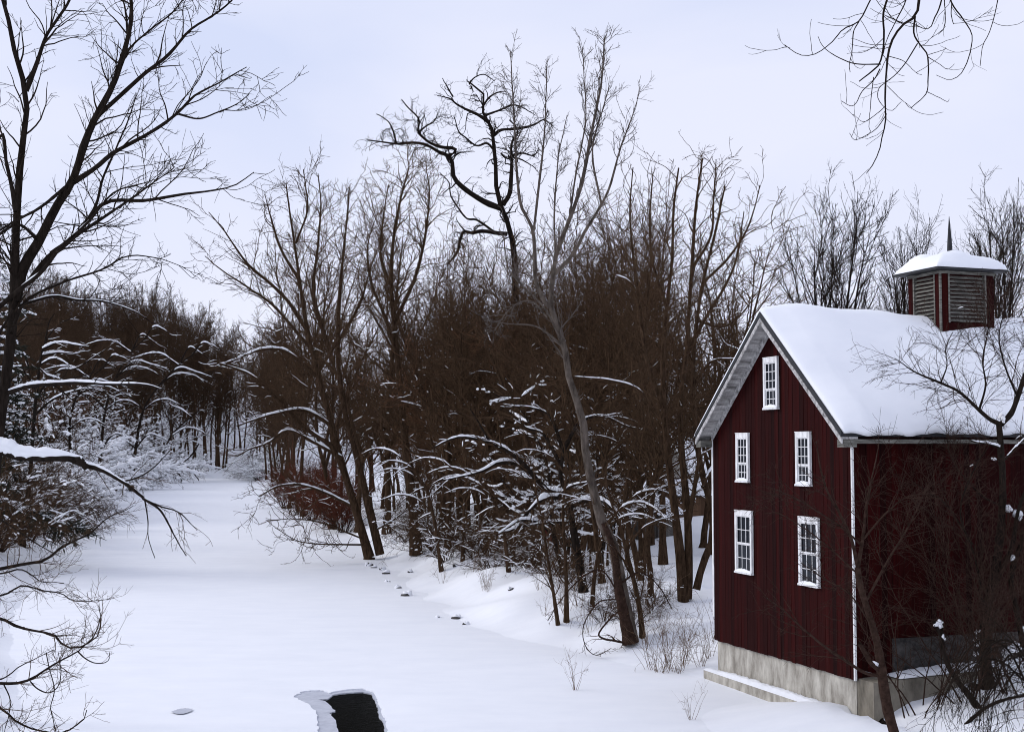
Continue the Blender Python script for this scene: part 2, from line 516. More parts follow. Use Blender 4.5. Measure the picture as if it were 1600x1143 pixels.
def board_mat(name, base, width, axis_i, var=.35, weather=(.05, .04, .035), wamt=.25, rough=.8):
    """painted vertical boards: each board its own tone, worn streaks along the grain"""
    m = bpy.data.materials.new(name); m.use_nodes = True
    t = m.node_tree; nn = t.nodes.new; ll = t.links.new
    b = t.nodes['Principled BSDF']; b.inputs['Roughness'].default_value = rough; b.inputs['Specular IOR Level'].default_value = .08
    tcn = nn('ShaderNodeTexCoord'); sp = nn('ShaderNodeSeparateXYZ'); ll(tcn.outputs['Object'], sp.inputs[0])
    ad = nn('ShaderNodeMath'); ad.operation = 'ADD'; ll(sp.outputs[0], ad.inputs[0]); ll(sp.outputs[1], ad.inputs[1])
    dv = nn('ShaderNodeMath'); dv.operation = 'DIVIDE'; dv.inputs[1].default_value = width
    if axis_i == 2:
        ll(sp.outputs[2], dv.inputs[0])
    else:
        ll(ad.outputs[0], dv.inputs[0])
    fl = nn('ShaderNodeMath'); fl.operation = 'FLOOR'; ll(dv.outputs[0], fl.inputs[0])
    wn = nn('ShaderNodeTexWhiteNoise'); wn.noise_dimensions = '1D'; ll(fl.outputs[0], wn.inputs['W'])
    mpn = nn('ShaderNodeMapping'); mpn.inputs['Scale'].default_value = (9, 9, .35) if axis_i != 2 else (.5, .5, 14); ll(tcn.outputs['Object'], mpn.inputs[0])
    nz = nn('ShaderNodeTexNoise'); nz.inputs['Scale'].default_value = 1.6; nz.inputs['Detail'].default_value = 7; nz.inputs['Roughness'].default_value = .7
    ll(mpn.outputs[0], nz.inputs[0])
    mr = nn('ShaderNodeMapRange'); mr.inputs[3].default_value = 1 - var; mr.inputs[4].default_value = 1 + var; ll(wn.outputs[0], mr.inputs[0])
    mr2 = nn('ShaderNodeMapRange'); mr2.inputs[1].default_value = .3; mr2.inputs[2].default_value = .7; mr2.inputs[3].default_value = .6; mr2.inputs[4].default_value = 1.35; ll(nz.outputs[0], mr2.inputs[0])
    mm = nn('ShaderNodeMath'); mm.operation = 'MULTIPLY'; ll(mr.outputs[0], mm.inputs[0]); ll(mr2.outputs[0], mm.inputs[1])
    vm = nn('ShaderNodeVectorMath'); vm.operation = 'SCALE'; vm.inputs[0].default_value = base; ll(mm.outputs[0], vm.inputs['Scale'])
    nz2 = nn('ShaderNodeTexNoise'); nz2.inputs['Scale'].default_value = .8; nz2.inputs['Detail'].default_value = 9; nz2.inputs['Roughness'].default_value = .75
    ll(mpn.outputs[0], nz2.inputs[0])
    mr3 = nn('ShaderNodeMapRange'); mr3.inputs[1].default_value = .55; mr3.inputs[2].default_value = .75; mr3.inputs[3].default_value = 0; mr3.inputs[4].default_value = wamt; ll(nz2.outputs[0], mr3.inputs[0])
    mx = nn('ShaderNodeMix'); mx.data_type = 'RGBA'; ll(mr3.outputs[0], mx.inputs[0]); ll(vm.outputs[0], mx.inputs[6]); mx.inputs[7].default_value = (*weather, 1)
    ll(mx.outputs[2], b.inputs['Base Color'])
    bp = nn('ShaderNodeBump'); bp.inputs['Strength'].default_value = .5; bp.inputs['Distance'].default_value = .012; ll(nz.outputs[0], bp.inputs['Height']); ll(bp.outputs[0], b.inputs['Normal'])
    return m


M['siding'] = board_mat('red_boards', (.0195, .0007, .0005), .205, 0, var=.45, weather=(.018, .010, .008), wamt=.5)
M['white_paint'] = mat('white_paint', (.62, .62, .61), rough=.6, var=.12, second=(.78, .78, .78), scale=9, stretch=(1, 1, .3))
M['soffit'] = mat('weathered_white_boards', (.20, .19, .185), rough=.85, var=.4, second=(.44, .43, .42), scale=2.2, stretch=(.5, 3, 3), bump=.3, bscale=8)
M['grey_wood'] = mat('grey_weathered_wood', (.06, .058, .048), rough=.9, var=.5, second=(.17, .165, .145), scale=4, stretch=(.6, .6, 9), bump=.3, bscale=6)
M['roof_metal'] = mat('dark_roofing', (.022, .023, .026), rough=.6, var=.3, scale=5)
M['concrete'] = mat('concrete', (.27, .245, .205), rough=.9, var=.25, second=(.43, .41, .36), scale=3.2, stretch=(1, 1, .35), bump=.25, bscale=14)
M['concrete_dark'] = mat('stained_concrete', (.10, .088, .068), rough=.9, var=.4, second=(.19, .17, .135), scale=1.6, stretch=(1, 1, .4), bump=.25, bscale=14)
M['stone'] = mat('dark_stone', (.026, .024, .023), rough=.9, var=.5, second=(.055, .05, .047), scale=4, bump=.6, bscale=9)
mg = bpy.data.materials.new('window_glass'); mg.use_nodes = True
b = mg.node_tree.nodes['Principled BSDF']; b.inputs['Base Color'].default_value = (.010, .013, .018, 1); b.inputs['Roughness'].default_value = .06; b.inputs['Specular IOR Level'].default_value = .2
M['glass'] = mg

BW, BL = 8.2, 17.0             # mill: gable width, length
SL = .85                       # roof slope
ZB, ZE = 1.34, 8.30            # siding bottom, wall top at the eaves
ZR = ZE + BW / 2 * SL
barn = tag(empty('mill_building', (9.55, 37.4, 0), math.atan2(.332, .943)), 'tall dark red wooden mill with snowy roof, white windows and louvred cupola', 'mill')

r_ = np.random.default_rng(3)
mb = MB()
bw = .205
y = 0.0
while y < BW - 1e-6:           # gable facing the river: boards in plane x = 0
    y1 = min(y + bw, BW)
    a, c = y + .006, y1 - .006
    za, zc = ZE + SL * min(a, BW - a) - .02, ZE + SL * min(c, BW - c) - .02
    pr = r_.random() * .012
    zb = ZB + r_.random() * .03
    mb.hexa([(-.03 - pr, a, zb), (-.005, a, zb), (-.005, c, zb), (-.03 - pr, c, zb), (-.03 - pr, a, za), (-.005, a, za), (-.005, c, zc), (-.03 - pr, c, zc)])
    y = y1
x = 0.0
while x < BL - 1e-6:           # long wall in plane y = 0
    x1 = min(x + bw, BL)
    pr = r_.random() * .012
    zb = (ZB if x < .05 else 2.45) + r_.random() * .03
    mb.box(x + .006, x1 - .006, -.03 - pr, -.005, zb, ZE - .05)
    x = x1
mb.box(0, BL, 0, BW, ZB + .05, ZE - .25)
mb.hexa([(0, .05, ZE - .25), (.2, .05, ZE - .25), (.2, BW - .05, ZE - .25), (0, BW - .05, ZE - .25), (0, BW / 2 - .05, ZR - .2), (.2, BW / 2 - .05, ZR - .2), (.2, BW / 2 + .05, ZR - .2), (0, BW / 2 + .05, ZR - .2)])
mb.build('wall', M['siding'], barn)
cb = MB()
cb.box(-.062, .002, -.062, .003, ZB, ZE - .03)
cb.build('corner_board', M['white_paint'], barn)
MB().box(-.055, .0, BW - .03, BW + .055, ZB + .8, ZE - .03).build('corner_board', M['white_paint'], barn)
# foundations
MB().box(.06, BL, .06, BW - .06, -.8, ZB + .02).build('foundation', M['concrete'], barn)
fl = MB().box(-.32, .06, -.02, BW + .25, -.5, .34).build('footing', M['concrete'], barn)
MB().box(1.2, BL, -.028, -.002, ZB - .4, 2.44).build('stone_base', M['stone'], barn)


def snow_slab(name, rings, parent, m=None):
    """closed lumpy slab from a grid of (bottom, top) points"""
    bot, top = rings
    n, k, _ = bot.shape
    idb = np.arange(n * k).reshape(n, k); idt = idb + n * k
    Qs = [np.stack([idt[:-1, :-1], idt[1:, :-1], idt[1:, 1:], idt[:-1, 1:]], -1).reshape(-1, 4)]
    Qs.append(np.stack([idb[:-1, :-1], idb[:-1, 1:], idb[1:, 1:], idb[1:, :-1]], -1).reshape(-1, 4))
    for e_ in ((idb[0], idt[0]), (idb[-1][::-1], idt[-1][::-1]), (idb[:, 0][::-1], idt[:, 0][::-1]), (idb[:, -1], idt[:, -1])):
        Qs.append(np.stack([e_[0][:-1], e_[1][:-1], e_[1][1:], e_[0][1:]], -1))
    return link(name, quads_mesh(name, np.concatenate([bot.reshape(-1, 3), top.reshape(-1, 3)]), np.concatenate(Qs), [m or M['snow']]), parent)


def strip_snow(name, x0, x1, y0, y1, z, h, parent, r, nx_=30, ny_=5, z1=None):
    gx_, gy_ = np.meshgrid(np.linspace(x0, x1, nx_), np.linspace(y0, y1, ny_), indexing='ij')
    u = np.linspace(0, 1, nx_)[:, None]; v = np.linspace(0, 1, ny_)[None, :]
    zz = z + (0 if z1 is None else (z1 - z) * u) + 0 * v
    ed = (np.clip(np.minimum(u, 1 - u) * 14, 0, 1) ** .5) * (np.clip(np.minimum(v, 1 - v) * 4, .15, 1) ** .5)
    hh = h * ed * (.8 + .4 * r.random((nx_, ny_)))
    return snow_slab(name, (np.stack([gx_, gy_, zz + 0 * gx_], -1), np.stack([gx_, gy_, zz + hh], -1)), parent)


strip_snow('footing_snow', -.33, .03, -.02, BW + .25, .342, .13, barn, r_, 6, 70)
# retaining wall beside the near corner with its snow cap
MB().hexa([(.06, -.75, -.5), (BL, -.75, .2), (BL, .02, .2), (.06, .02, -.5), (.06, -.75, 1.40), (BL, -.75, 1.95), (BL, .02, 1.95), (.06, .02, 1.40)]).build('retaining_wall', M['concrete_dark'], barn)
strip_snow('wall_snow', .9, BL, -.78, .0, 1.46, .15, barn, r_, 90, 6, z1=1.97)
# roof
OV, EV, RT = .55, .30, .16
def slope_pt(x, s, side, n):
    """point on a roof slope: s metres (horizontal) from the ridge, n up from the underside"""
    yy = BW / 2 - s if side == 0 else BW / 2 + s
    return (x, yy, ZR + .02 - s * SL + n)


for side in (0, 1):
    s1 = BW / 2 + EV
    o = MB()
    q = [slope_pt(-OV, 0, side, .03), slope_pt(BL + .4, 0, side, .03), slope_pt(BL + .4, s1, side, .03), slope_pt(-OV, s1, side, .03)]
    t = [(a[0], a[1], a[2] + RT) for a in q]
    o.hexa(q + t)
    o.build('roof', M['roof_metal'], barn)
    o = MB()
    nb = 5
    for i in range(nb):        # boards of the gable soffit
        x0 = -OV + .03 + i * (OV - .03) / nb
        x1 = x0 + (OV - .03) / nb - .008
        dz = -.006 * r_.random()
        q = [slope_pt(x0, .0, side, -.03 + dz), slope_pt(x1, .0, side, -.03 + dz), slope_pt(x1, s1, side, -.03 + dz), slope_pt(x0, s1, side, -.03 + dz)]
        t = [(a[0], a[1], a[2] + .055) for a in q]
        o.hexa(q + t)
    q = [slope_pt(-OV + .005, 0, side, -.17), slope_pt(-OV + .05, 0, side, -.17), slope_pt(-OV + .05, s1, side, -.17), slope_pt(-OV + .005, s1, side, -.17)]
    o.hexa(q + [(a[0], a[1], a[2] + .165) for a in q])
    # frieze board on the wall under the soffit
    q = [slope_pt(-.07, .02, side, -.32), slope_pt(-.045, .02, side, -.32), slope_pt(-.045, BW / 2 + .02, side, -.32), slope_pt(-.07, BW / 2 + .02, side, -.32)]
    o.hexa(q + [(a[0], a[1], a[2] + .28) for a in q])
    o.build('soffit', M['soffit'], barn)
    e0, e1 = (-EV - .02, .0) if side == 0 else (BW, BW + EV + .02)
    ze = ZR - (BW / 2 + EV) * SL
    g = MB().box(-OV + .06, BL + .3, e0, e1, ze - .14, ze - .02)
    g.box(-OV + .06, -.06, e0, e1, ze - .24, ze - .141)
    g.build('eave_board', M['grey_wood'], barn)

# snow on the roof
nxs, nss = 110, 61
gx_ = np.concatenate([np.linspace(-OV + .03, .6, 16), np.linspace(.6, BL + .38, nxs - 15)[1:]])
s_ = np.linspace(-1, 1, nss)
A, B_ = np.meshgrid(gx_, s_, indexing='ij')
edge = np.clip((A - 1.0) * .010, 0, .12)
half = BW / 2 + EV + .13 - edge * .8 + .06 * np.sin(A * 3.1) * np.sin(A * 1.3 + 2) + .02 * np.sin(A * 9)
SS = B_ * half
yy = BW / 2 + SS
zb = ZR + .02 + .03 + RT - np.abs(SS) * SL + .004
rid = SL * (np.sqrt(SS ** 2 + .35 ** 2) - np.abs(SS))
tx = np.clip((A + OV) / .9, 0, 1)
th = (.30 + .06 * np.sin(A * .9 + 1) + .05 * np.sin(A * 2.1 + SS) + .03 * np.sin(SS * 3 + A * .6))
th = th * (.1 + .9 * np.sqrt(tx))
tl = np.clip((half - np.abs(SS)) / .5, 0, 1)
th = th * (.50 + .50 * np.sqrt(tl)) + .02 * r_.random(A.shape) * tx
th = np.maximum(th - rid * .75 * tx, .03) + .02 * tx
th += .10 * np.exp(-((A - 2.2) / 2.6) ** 2 - (SS / 1.2) ** 2)
snow_slab('roof_snow', (np.stack([A, yy, zb], -1), np.stack([A, yy, zb + th], -1)), barn)


def window(yc, z0, z1, w, rows_up, rows_lo, seed):
    r = np.random.default_rng(seed)
    X0 = -.085
    wn = MB()
    c = .10
    a, d = yc - w / 2, yc + w / 2
    wn.box(X0 - .05, X0 + .03, a, a + c, z0, z1)
    wn.box(X0 - .05, X0 + .03, d - c, d, z0, z1)
    wn.box(X0 - .055, X0 + .03, a + c, d - c, z1 - c * 1.5, z1)
    wn.box(X0 - .06, X0 + .03, a - .01, d + .01, z1 + .002, z1 + .03)
    wo_ = wn.build('window', M['white_paint'], barn)
    MB().box(X0 - .08, X0 + .03, a - .015, d + .015, z0 - .05, z0 - .002).build('sill', M['white_paint'], wo_)
    zi0, zi1 = z0, z1 - c * 1.5
    rows = rows_up + rows_lo
    zm = zi0 + (zi1 - zi0) * rows_lo / rows
    ya, yd = a + c, d - c
    MB().box(X0 + .012, X0 + .028, ya, yd, zi0, zi1).build('pane', M['glass'], wo_)
    for lo, hi, nr, xo in ((zm, zi1, rows_up, -.03), (zi0, zm, rows_lo, -.008)):
        sh = MB()
        x0, x1 = X0 + xo, X0 + xo + .018
        f = .035
        sh.box(x0, x1, ya, ya + f, lo, hi); sh.box(x0, x1, yd - f, yd, lo, hi)
        sh.box(x0, x1, ya + f, yd - f, lo, lo + f * 1.4); sh.box(x0, x1, ya + f, yd - f, hi - f, hi)
        for i in (1, 2):
            yv = ya + (yd - ya) * i / 3
            sh.box(x0 + .002, x1 - .002, yv - .011, yv + .011, lo + f * 1.4, hi - f)
        for i in range(1, nr):
            zv = lo + (hi - lo) * i / nr
            sh.box(x0 + .004, x1 - .004, ya + f, yd - f, zv - .011, zv + .011)
        sh.build('sash', M['white_paint'], wo_)
    n = 14
    u = np.linspace(0, 1, n)
    hgt = .12 * np.sqrt(np.clip(np.sin(np.pi * u), .02, 1)) * (.8 + .3 * r.random(n))
    gA, gB = np.meshgrid(np.linspace(a, d, n), np.array([X0 - .085, X0 - .075, X0 - .055, X0 - .032]), indexing='ij')
    top = (z0 + .0) + hgt[:, None] * np.array([.1, .6, .95, 1])[None, :]
    snow_slab('sill_snow', (np.stack([gB, gA, 0 * gA + z0], -1), np.stack([gB, gA, top], -1)), wo_)


window(4.22, 9.02, 10.58, .84, 3, 2, 1)
window(6.05, 6.72, 8.24, .80, 3, 2, 2)
window(2.40, 6.70, 8.24, .80, 3, 2, 3)
window(6.02, 3.80, 5.75, 1.08, 2, 2, 4)
window(2.16, 3.77, 5.73, 1.08, 2, 2, 5)

# cupola
cx0, cx1, cy0, cy1 = 5.5, 7.58, 3.2, 4.86
cz0, cz1 = 11.0, 13.42
cup = MB().box(cx0 + .1, cx1 - .1, cy0 + .1, cy1 - .1, cz0, cz1)
for (a, b_) in ((cx0, cx0 + .3), (cx1 - .3, cx1)):
    for (c, d) in ((cy0, cy0 + .26), (cy1 - .26, cy1)):
        cup.box(a, b_, c, d, cz0, cz1)
cup.box(cx0 + .02, cx1 - .02, cy0 + .02, cy0 + .1, cz0, 11.78)
cupo = cup.build('cupola', M['siding'], barn)
lv = MB()
nl = 12
zl0, zl1 = 11.82, 13.32
for i in range(nl):
    z0 = zl0 + (zl1 - zl0) * i / nl
    zz = z0 + .1
    # south louvres, then river-side louvres
    lv.hexa([(cx0 + .36, cy0 + .0, z0), (cx1 - .36, cy0 + .0, z0), (cx1 - .36, cy0 + .018, z0 + .004), (cx0 + .36, cy0 + .018, z0 + .004), (cx0 + .36, cy0 + .09, zz), (cx1 - .36, cy0 + .09, zz), (cx1 - .36, cy0 + .1, zz + .006), (cx0 + .36, cy0 + .1, zz + .006)])
    if z0 > 11.3:
        lv.hexa([(cx0 + .0, cy0 + .32, z0), (cx0 + .018, cy0 + .32, z0 + .004), (cx0 + .018, cy1 - .32, z0 + .004), (cx0, cy1 - .32, z0), (cx0 + .09, cy0 + .32, zz), (cx0 + .1, cy0 + .32, zz + .006), (cx0 + .1, cy1 - .32, zz + .006), (cx0 + .09, cy1 - .32, zz)])
lv.build('louvre', M['grey_wood'], cupo)
tr = MB()
for xa in (cx0 + .3, cx1 - .36):
    tr.box(xa, xa + .06, cy0 - .015, cy0 + .1, 11.78, zl1 + .03)
for ya in (cy0 + .26, cy1 - .32):
    tr.box(cx0 - .015, cx0 + .1, ya, ya + .06, 11.5, zl1 + .03)
tr.box(cx0 - .02, cx0 + .04, cy0 - .02, cy0 + .04, cz0 + .3, zl1 + .03)
tr.box(cx0 - .03, cx1 + .03, cy0 - .03, cy0 + .1, zl1 + .031, cz1 + .02)
tr.box(cx0 - .03, cx0 + .1, cy0 + .1, cy1 + .03, zl1 + .031, cz1 + .02)
tr.build('cornice', M['grey_wood'], cupo)
ov = .32
MB().hexa([(cx0 - ov, cy0 - ov, cz1 + .03), (cx1 + ov, cy0 - ov, cz1 + .03), (cx1 + ov, cy1 + ov, cz1 + .03), (cx0 - ov, cy1 + ov, cz1 + .03), (cx0 - ov, cy0 - ov, cz1 + .1), (cx1 + ov, cy0 - ov, cz1 + .1), (cx1 + ov, cy1 + ov, cz1 + .1), (cx0 - ov, cy1 + ov, cz1 + .1)]).build('cupola_roof', M['roof_metal'], cupo)
n = 34
ua = np.linspace(-1, 1, n)
U, V_ = np.meshgrid(ua, ua, indexing='ij')
hx, hy = (cx1 - cx0) / 2 + ov + .02, (cy1 - cy0) / 2 + ov + .02
mcx, mcy = (cx0 + cx1) / 2, (cy0 + cy1) / 2
m_ = np.maximum(np.abs(U), np.abs(V_))
zt = cz1 + .104 + .40 * (1 - m_ ** 1.5) + .27 * np.clip((1 - m_) * 3.2, 0, 1) ** .55 * (1 + .3 * np.sin(U * 4.3 + V_ * 2) * np.cos(V_ * 5 - U)) + .09 * np.sin(U * 6 + 1) * np.cos(V_ * 5) * (1 - m_) + .012 * r_.random(U.shape)
gA, gB = mcx + U * hx, mcy + V_ * hy
snow_slab('cupola_snow', (np.stack([gA, gB, 0 * gA + cz1 + .104], -1), np.stack([gA, gB, zt], -1)), cupo)
P = np.array([[(mcx, mcy, 14.0), (mcx, mcy, 14.6), (mcx, mcy, 15.38)]]); R_ = np.array([[.10, .07, .008]])
link('spire', tubes_mesh('spire', [(P, R_, 8)], M['roof_metal']), cupo)
# drift on the roof beside the cupola
n = 16
U, V_ = np.meshgrid(np.linspace(0, 1, n), np.linspace(0, 1, n), indexing='ij')


# ------------------------------------------------------------------ trees
def make_tree(seed, h, r0, t0=.3, nl=13, ang=.75, lim=.42, up=.07, n2=110, n3=800, n4=4200, leaders=1, ltilt=(.22, .28), wig=.05, snow=.25, twig=.011, tl=.9, lean=0.0, lowsnow=.6, exs=1.0, cr=1.8, b2=.020, b3=.013):
    r = np.random.default_rng(seed)
    K = 14
    # trunk
    D = nrm(np.array([lean, 0, 1.0])); p = [np.zeros(3)]; hh = h if leaders == 1 else h * t0 * 1.15
    for i in range(K - 1):
        D = nrm(D + r.normal(size=3) * wig + np.array([0, 0, .06]))
        p.append(p[-1] + D * hh / (K - 1))
    P0 = np.array([p]); s = np.linspace(0, 1, K)
    R0 = (r0 * ((1 - s) ** .8 * (.9 if leaders == 1 else .35) + (.03 if leaders == 1 else .55)) + r0 * .5 * np.exp(-s * h / .7))[None]
    trunk = [(P0, R0, 9)]
    PL, RL = P0, R0
    if leaders > 1:
        P1, R1 = [], []
        for j in range(leaders):
            az = j * 6.283 / leaders + r.random() * .9; tl_ = ltilt[0] + ltilt[1] * r.random()
            D = nrm(np.array([math.cos(az) * tl_, math.sin(az) * tl_, 1])); q = [P0[0, -2 - (j % 2)]]
            hl_ = (h - q[0][2]) * (.85 + .2 * r.random())
            for i in range(K - 1):
                D = nrm(D + r.normal(size=3) * wig * 1.6 + np.array([0, 0, .05]))
                q.append(q[-1] + D * hl_ / (K - 1))
            P1.append(q); R1.append(r0 * (.62 - .06 * j) * ((1 - s) ** .85 * .95 + .03))
        PL, RL = np.array(P1), np.array(R1)
        trunk.append((PL, RL, 7))
    # limbs
    P1, R1 = grow(r, PL, RL, nl, ang, lim * h, k=9, t0=(t0 if leaders == 1 else .12), t1=.97, up=up, wig=.09 * cr, rr=.55, rmin=.028, fall=.72, rel=False, lmin=.5)
    trunk.append((P1, R1, 6))
    PA = np.concatenate([P1, resample_set(PL, 10)]); RA = np.concatenate([R1, resample_r(RL, 10)])
    P2, R2 = grow(r, PA, RA, n2, .75, .34, k=7, t0=.22, up=up * .9, wig=.11 * cr, rr=.6, rmin=b2, fall=.55, lmin=.3)
    P2b, R2b = P2, R2
    P3, R3 = grow(r, np.concatenate([resample_set(P1, 8), P2]), np.concatenate([resample_r(R1, 8), R2]), n3, .75, .36, k=5, t0=.25, up=up * .6, wig=.13 * cr, rr=.6, rmin=max(b3, twig), fall=.5, rmax=.035, lmin=.25)
    P4, R4 = grow(r, P3, R3, n4, .7, .42, k=3, t0=.15, up=.02, wig=.16 * cr, rr=.6, rmin=twig * .8, fall=.3, rmax=.018, lmin=.15)
    crown = [(P2, R2, 5), (P3, R3, 3), (P4, R4, 3)]
    sn = []
    if snow > 0:
        for (Pq, Rq, pr, ex) in ((P1, R1, .5 * snow + .1, .03), (P2, R2, snow, .022), (P3, R3, snow * .3, .018)):
            low = Pq[:, 0, 2] < h * lowsnow
            if low.any():
                t = snow_on(r, Pq[low], Rq[low], pr, extra=ex * exs)
                if t:
                    sn.append(t)
    return trunk, crown, sn


def resample_set(P, K):
    n, k, _ = P.shape
    x = np.linspace(0, k - 1, K); i = np.minimum(x.astype(int), k - 2); f = (x - i)[None, :, None]
    return P[:, i] * (1 - f) + P[:, i + 1] * f


def resample_r(R, K):
    return resample_set(R[..., None], K)[..., 0]


class Kind:
    """meshes of one tree kind, shared by its copies"""
    def __init__(s, parts, bark='bark', twig='twig', merged=False):
        trunk, crown, sn = parts
        s.merged = merged
        s.h = max(float(t[0][..., 2].max()) for t in trunk + crown)
        if merged:
            sets = [t + (0,) for t in trunk] + [t + (1,) for t in crown] + [t + (2,) for t in sn]
            s.me = tubes_mesh('bare_tree', sets, None, [M[bark], M[twig], M['snow_tree']])
        else:
            s.tm = tubes_mesh('trunk', trunk, M[bark])
            s.cm = tubes_mesh('crown', crown, M[twig])
            s.sm = tubes_mesh('branch_snow', sn, M['snow_tree']) if sn else None

    def put(s, name, x, y, label, cat, group=None, rz=0.0, sc=1.0, z=None, tilt=(0, 0)):
        z = gz(x, y) - .08 if z is None else z
        if s.merged:
            o = link(name, s.me); o.location = (x, y, z)
        else:
            o = empty(name, (x, y, z))
            link('trunk', s.tm, o); link('crown', s.cm, o)
            if s.sm:
                link('branch_snow', s.sm, o)['kind'] = 'stuff'
        o.rotation_euler = (tilt[0], tilt[1], rz)
        o.scale = (sc, sc, sc) if np.isscalar(sc) else sc
        return tag(o, label, cat, group)


TALL = [Kind(make_tree(100 + i, 25, .30, t0=.20, nl=20, ang=.8, lim=.34, up=.055, leaders=1 + (i % 3), snow=.14, n2=190, n3=680, n4=620, twig=.014, b2=.024, b3=.018)) for i in range(5)]
VASE = [Kind(make_tree(200 + i, 19, .36, t0=.14, nl=34, ang=.42, lim=.40, up=.10, leaders=5, ltilt=(.05, .17), snow=.0, n2=300, n3=1500, n4=3000, twig=.012, wig=.03, cr=.8, b2=.02, b3=.014), 'bark_dark', 'twig_dark') for i in range(2)]
POLE = [Kind(make_tree(300 + i, 17, .13, t0=.4, nl=14, ang=.65, lim=.22, up=.05, n2=90, n3=380, n4=600, snow=.2, wig=.035, twig=.013)) for i in range(3)]
FAR = [Kind(make_tree(400 + i, 23, .26, t0=.38, nl=14, ang=.6, lim=.32, up=.08, n2=110, n3=480, n4=620, leaders=1 + i % 2, snow=.25, twig=.024, b2=.035, b3=.028), 'bark', 'twig_far', merged=True) for i in range(4)]


def top_scale(kind, px, Y, py):
    x = (px - 800) / F * Y
    return (H + (698 - py) / F * Y - gz(x, Y)) / kind.h


def bush(seed, h, n0=14, spread=.7, n2=120, n3=700, arch=-.03, snow=.0, twig=.008, r0=.025, n4=0, k0=10, extra=.012):
    r = np.random.default_rng(seed)
    az = r.random(n0) * 6.283; tl = spread * np.sqrt(r.random(n0)) * 1.3
    D = nrm(np.stack([np.cos(az) * tl, np.sin(az) * tl, np.ones(n0)], -1))
    base = np.stack([np.cos(az), np.sin(az), 0 * az], -1) * r.random((n0, 1)) * h * .12
    base[:, 2] -= .05
    Ln = h * (.6 + .5 * r.random(n0)); pts = [base]
    for j in range(k0):
        D = nrm(D + r.normal(size=(n0, 3)) * .09 + np.array([0, 0, arch]))
        pts.append(pts[-1] + D * (Ln / k0)[:, None])
    P0 = np.stack(pts, 1); s = np.linspace(0, 1, k0 + 1)
    R0 = (r0 * (.6 + .6 * r.random(n0)))[:, None] * (1 - .8 * s)[None]
    P2, R2 = grow(r, P0, R0, n2, .7, .38, k=6, t0=.2, up=arch, wig=.13, rr=.6, rmin=twig, fall=.4, lmin=.2)
    P3, R3 = grow(r, P2, R2, n3, .7, .42, k=4, t0=.15, up=arch, wig=.15, rr=.65, rmin=twig * .8, fall=.3, lmin=.12)
    crown = [(P2, R2, 4), (P3, R3, 3)]
    if n4:
        P4, R4 = grow(r, P3, R3, n4, .7, .45, k=3, t0=.1, up=arch, wig=.15, rr=.65, rmin=twig * .7, fall=.3, lmin=.08)
        crown.append((P4, R4, 3))
    sn = []
    if snow:
        for (Pq, Rq, pr) in ((P0, R0, snow * 1.2), (P2, R2, snow), (P3, R3, snow * .7)):
            t = snow_on(r, Pq, Rq, pr, thick=1.3, extra=extra, m=7)
            if t:
                sn.append(t)
    return [(P0, R0, 5)], crown, sn


SNOWBUSH = [Kind(bush(500 + i, 5.5, n0=14, spread=.9, n2=110, n3=400, arch=-.06, snow=1.0, r0=.05, twig=.014, extra=.085), 'bark_dark', 'twig') for i in range(3)]
BRUSH = [Kind(bush(520 + i, 3.4, n0=22, spread=.9, n2=200, n3=1200, arch=-.04, snow=.14, r0=.025, extra=.02), 'bark_red', 'twig') for i in range(2)]
REDBRUSH = [Kind(bush(540 + i, 3.2, n0=40, spread=.6, n2=300, n3=1500, arch=.0, snow=.05, r0=.02, twig=.010), 'bark_red', 'twig_red') for i in range(1)]
TANGLE = [Kind(bush(580 + i, 5.2, n0=11, spread=.75, n2=130, n3=520, n4=520, arch=-.015, r0=.02, twig=.0055), 'bark_red', 'bark_red') for i in range(2)]
REED = [Kind(bush(560 + i, 1.5, n0=9, spread=.4, n2=16, n3=20, arch=.0, r0=.007, twig=.0035), 'straw', 'straw') for i in range(2)]


def conifer(seed, h, r0=.3):
    r = np.random.default_rng(seed)
    K = 12
    P0 = np.zeros((1, K, 3)); P0[0, :, 2] = np.linspace(0, h, K); P0[0, :, :2] = r.normal(size=(K, 2)) * .05
    R0 = (r0 * (1 - np.linspace(0, 1, K)) + .02)[None]
    P1, R1 = grow(r, P0, R0, 150, 1.55, .17 * h, k=8, t0=.12, t1=.99, up=-.035, wig=.05, rr=.3, rmin=.015, rmax=.05, fall=.93, rel=False, angj=.12, lmin=.3)
    P2, R2 = grow(r, P1, R1, 1800, .8, .34, k=4, t0=.15, up=-.06, wig=.08, rr=.5, rmin=.01, fall=.5, flat=.7, lmin=.2)
    P3, R3 = grow(r, P2, R2, 12000, .7, .34, k=2, t0=.05, up=-.03, wig=.1, rr=.9, rmin=.02, fall=.2, lmin=.12, flat=.4)
    R3 = np.broadcast_to(np.array([.02, .032, .008])[None], R3.shape).copy()
    sn = []
    for Pq, Rq, pr, ex in ((P1, R1, .6, .06), (P2, R2, .5, .06)):
        t = snow_on(r, Pq, Rq, pr, thick=1.0, extra=ex, frac=(.3, .8))
        if t:
            sn.append(t)
    return [(P0, R0, 8), (P1, R1, 4)], [(P2, R2, 3), (P3, R3, 3)], sn


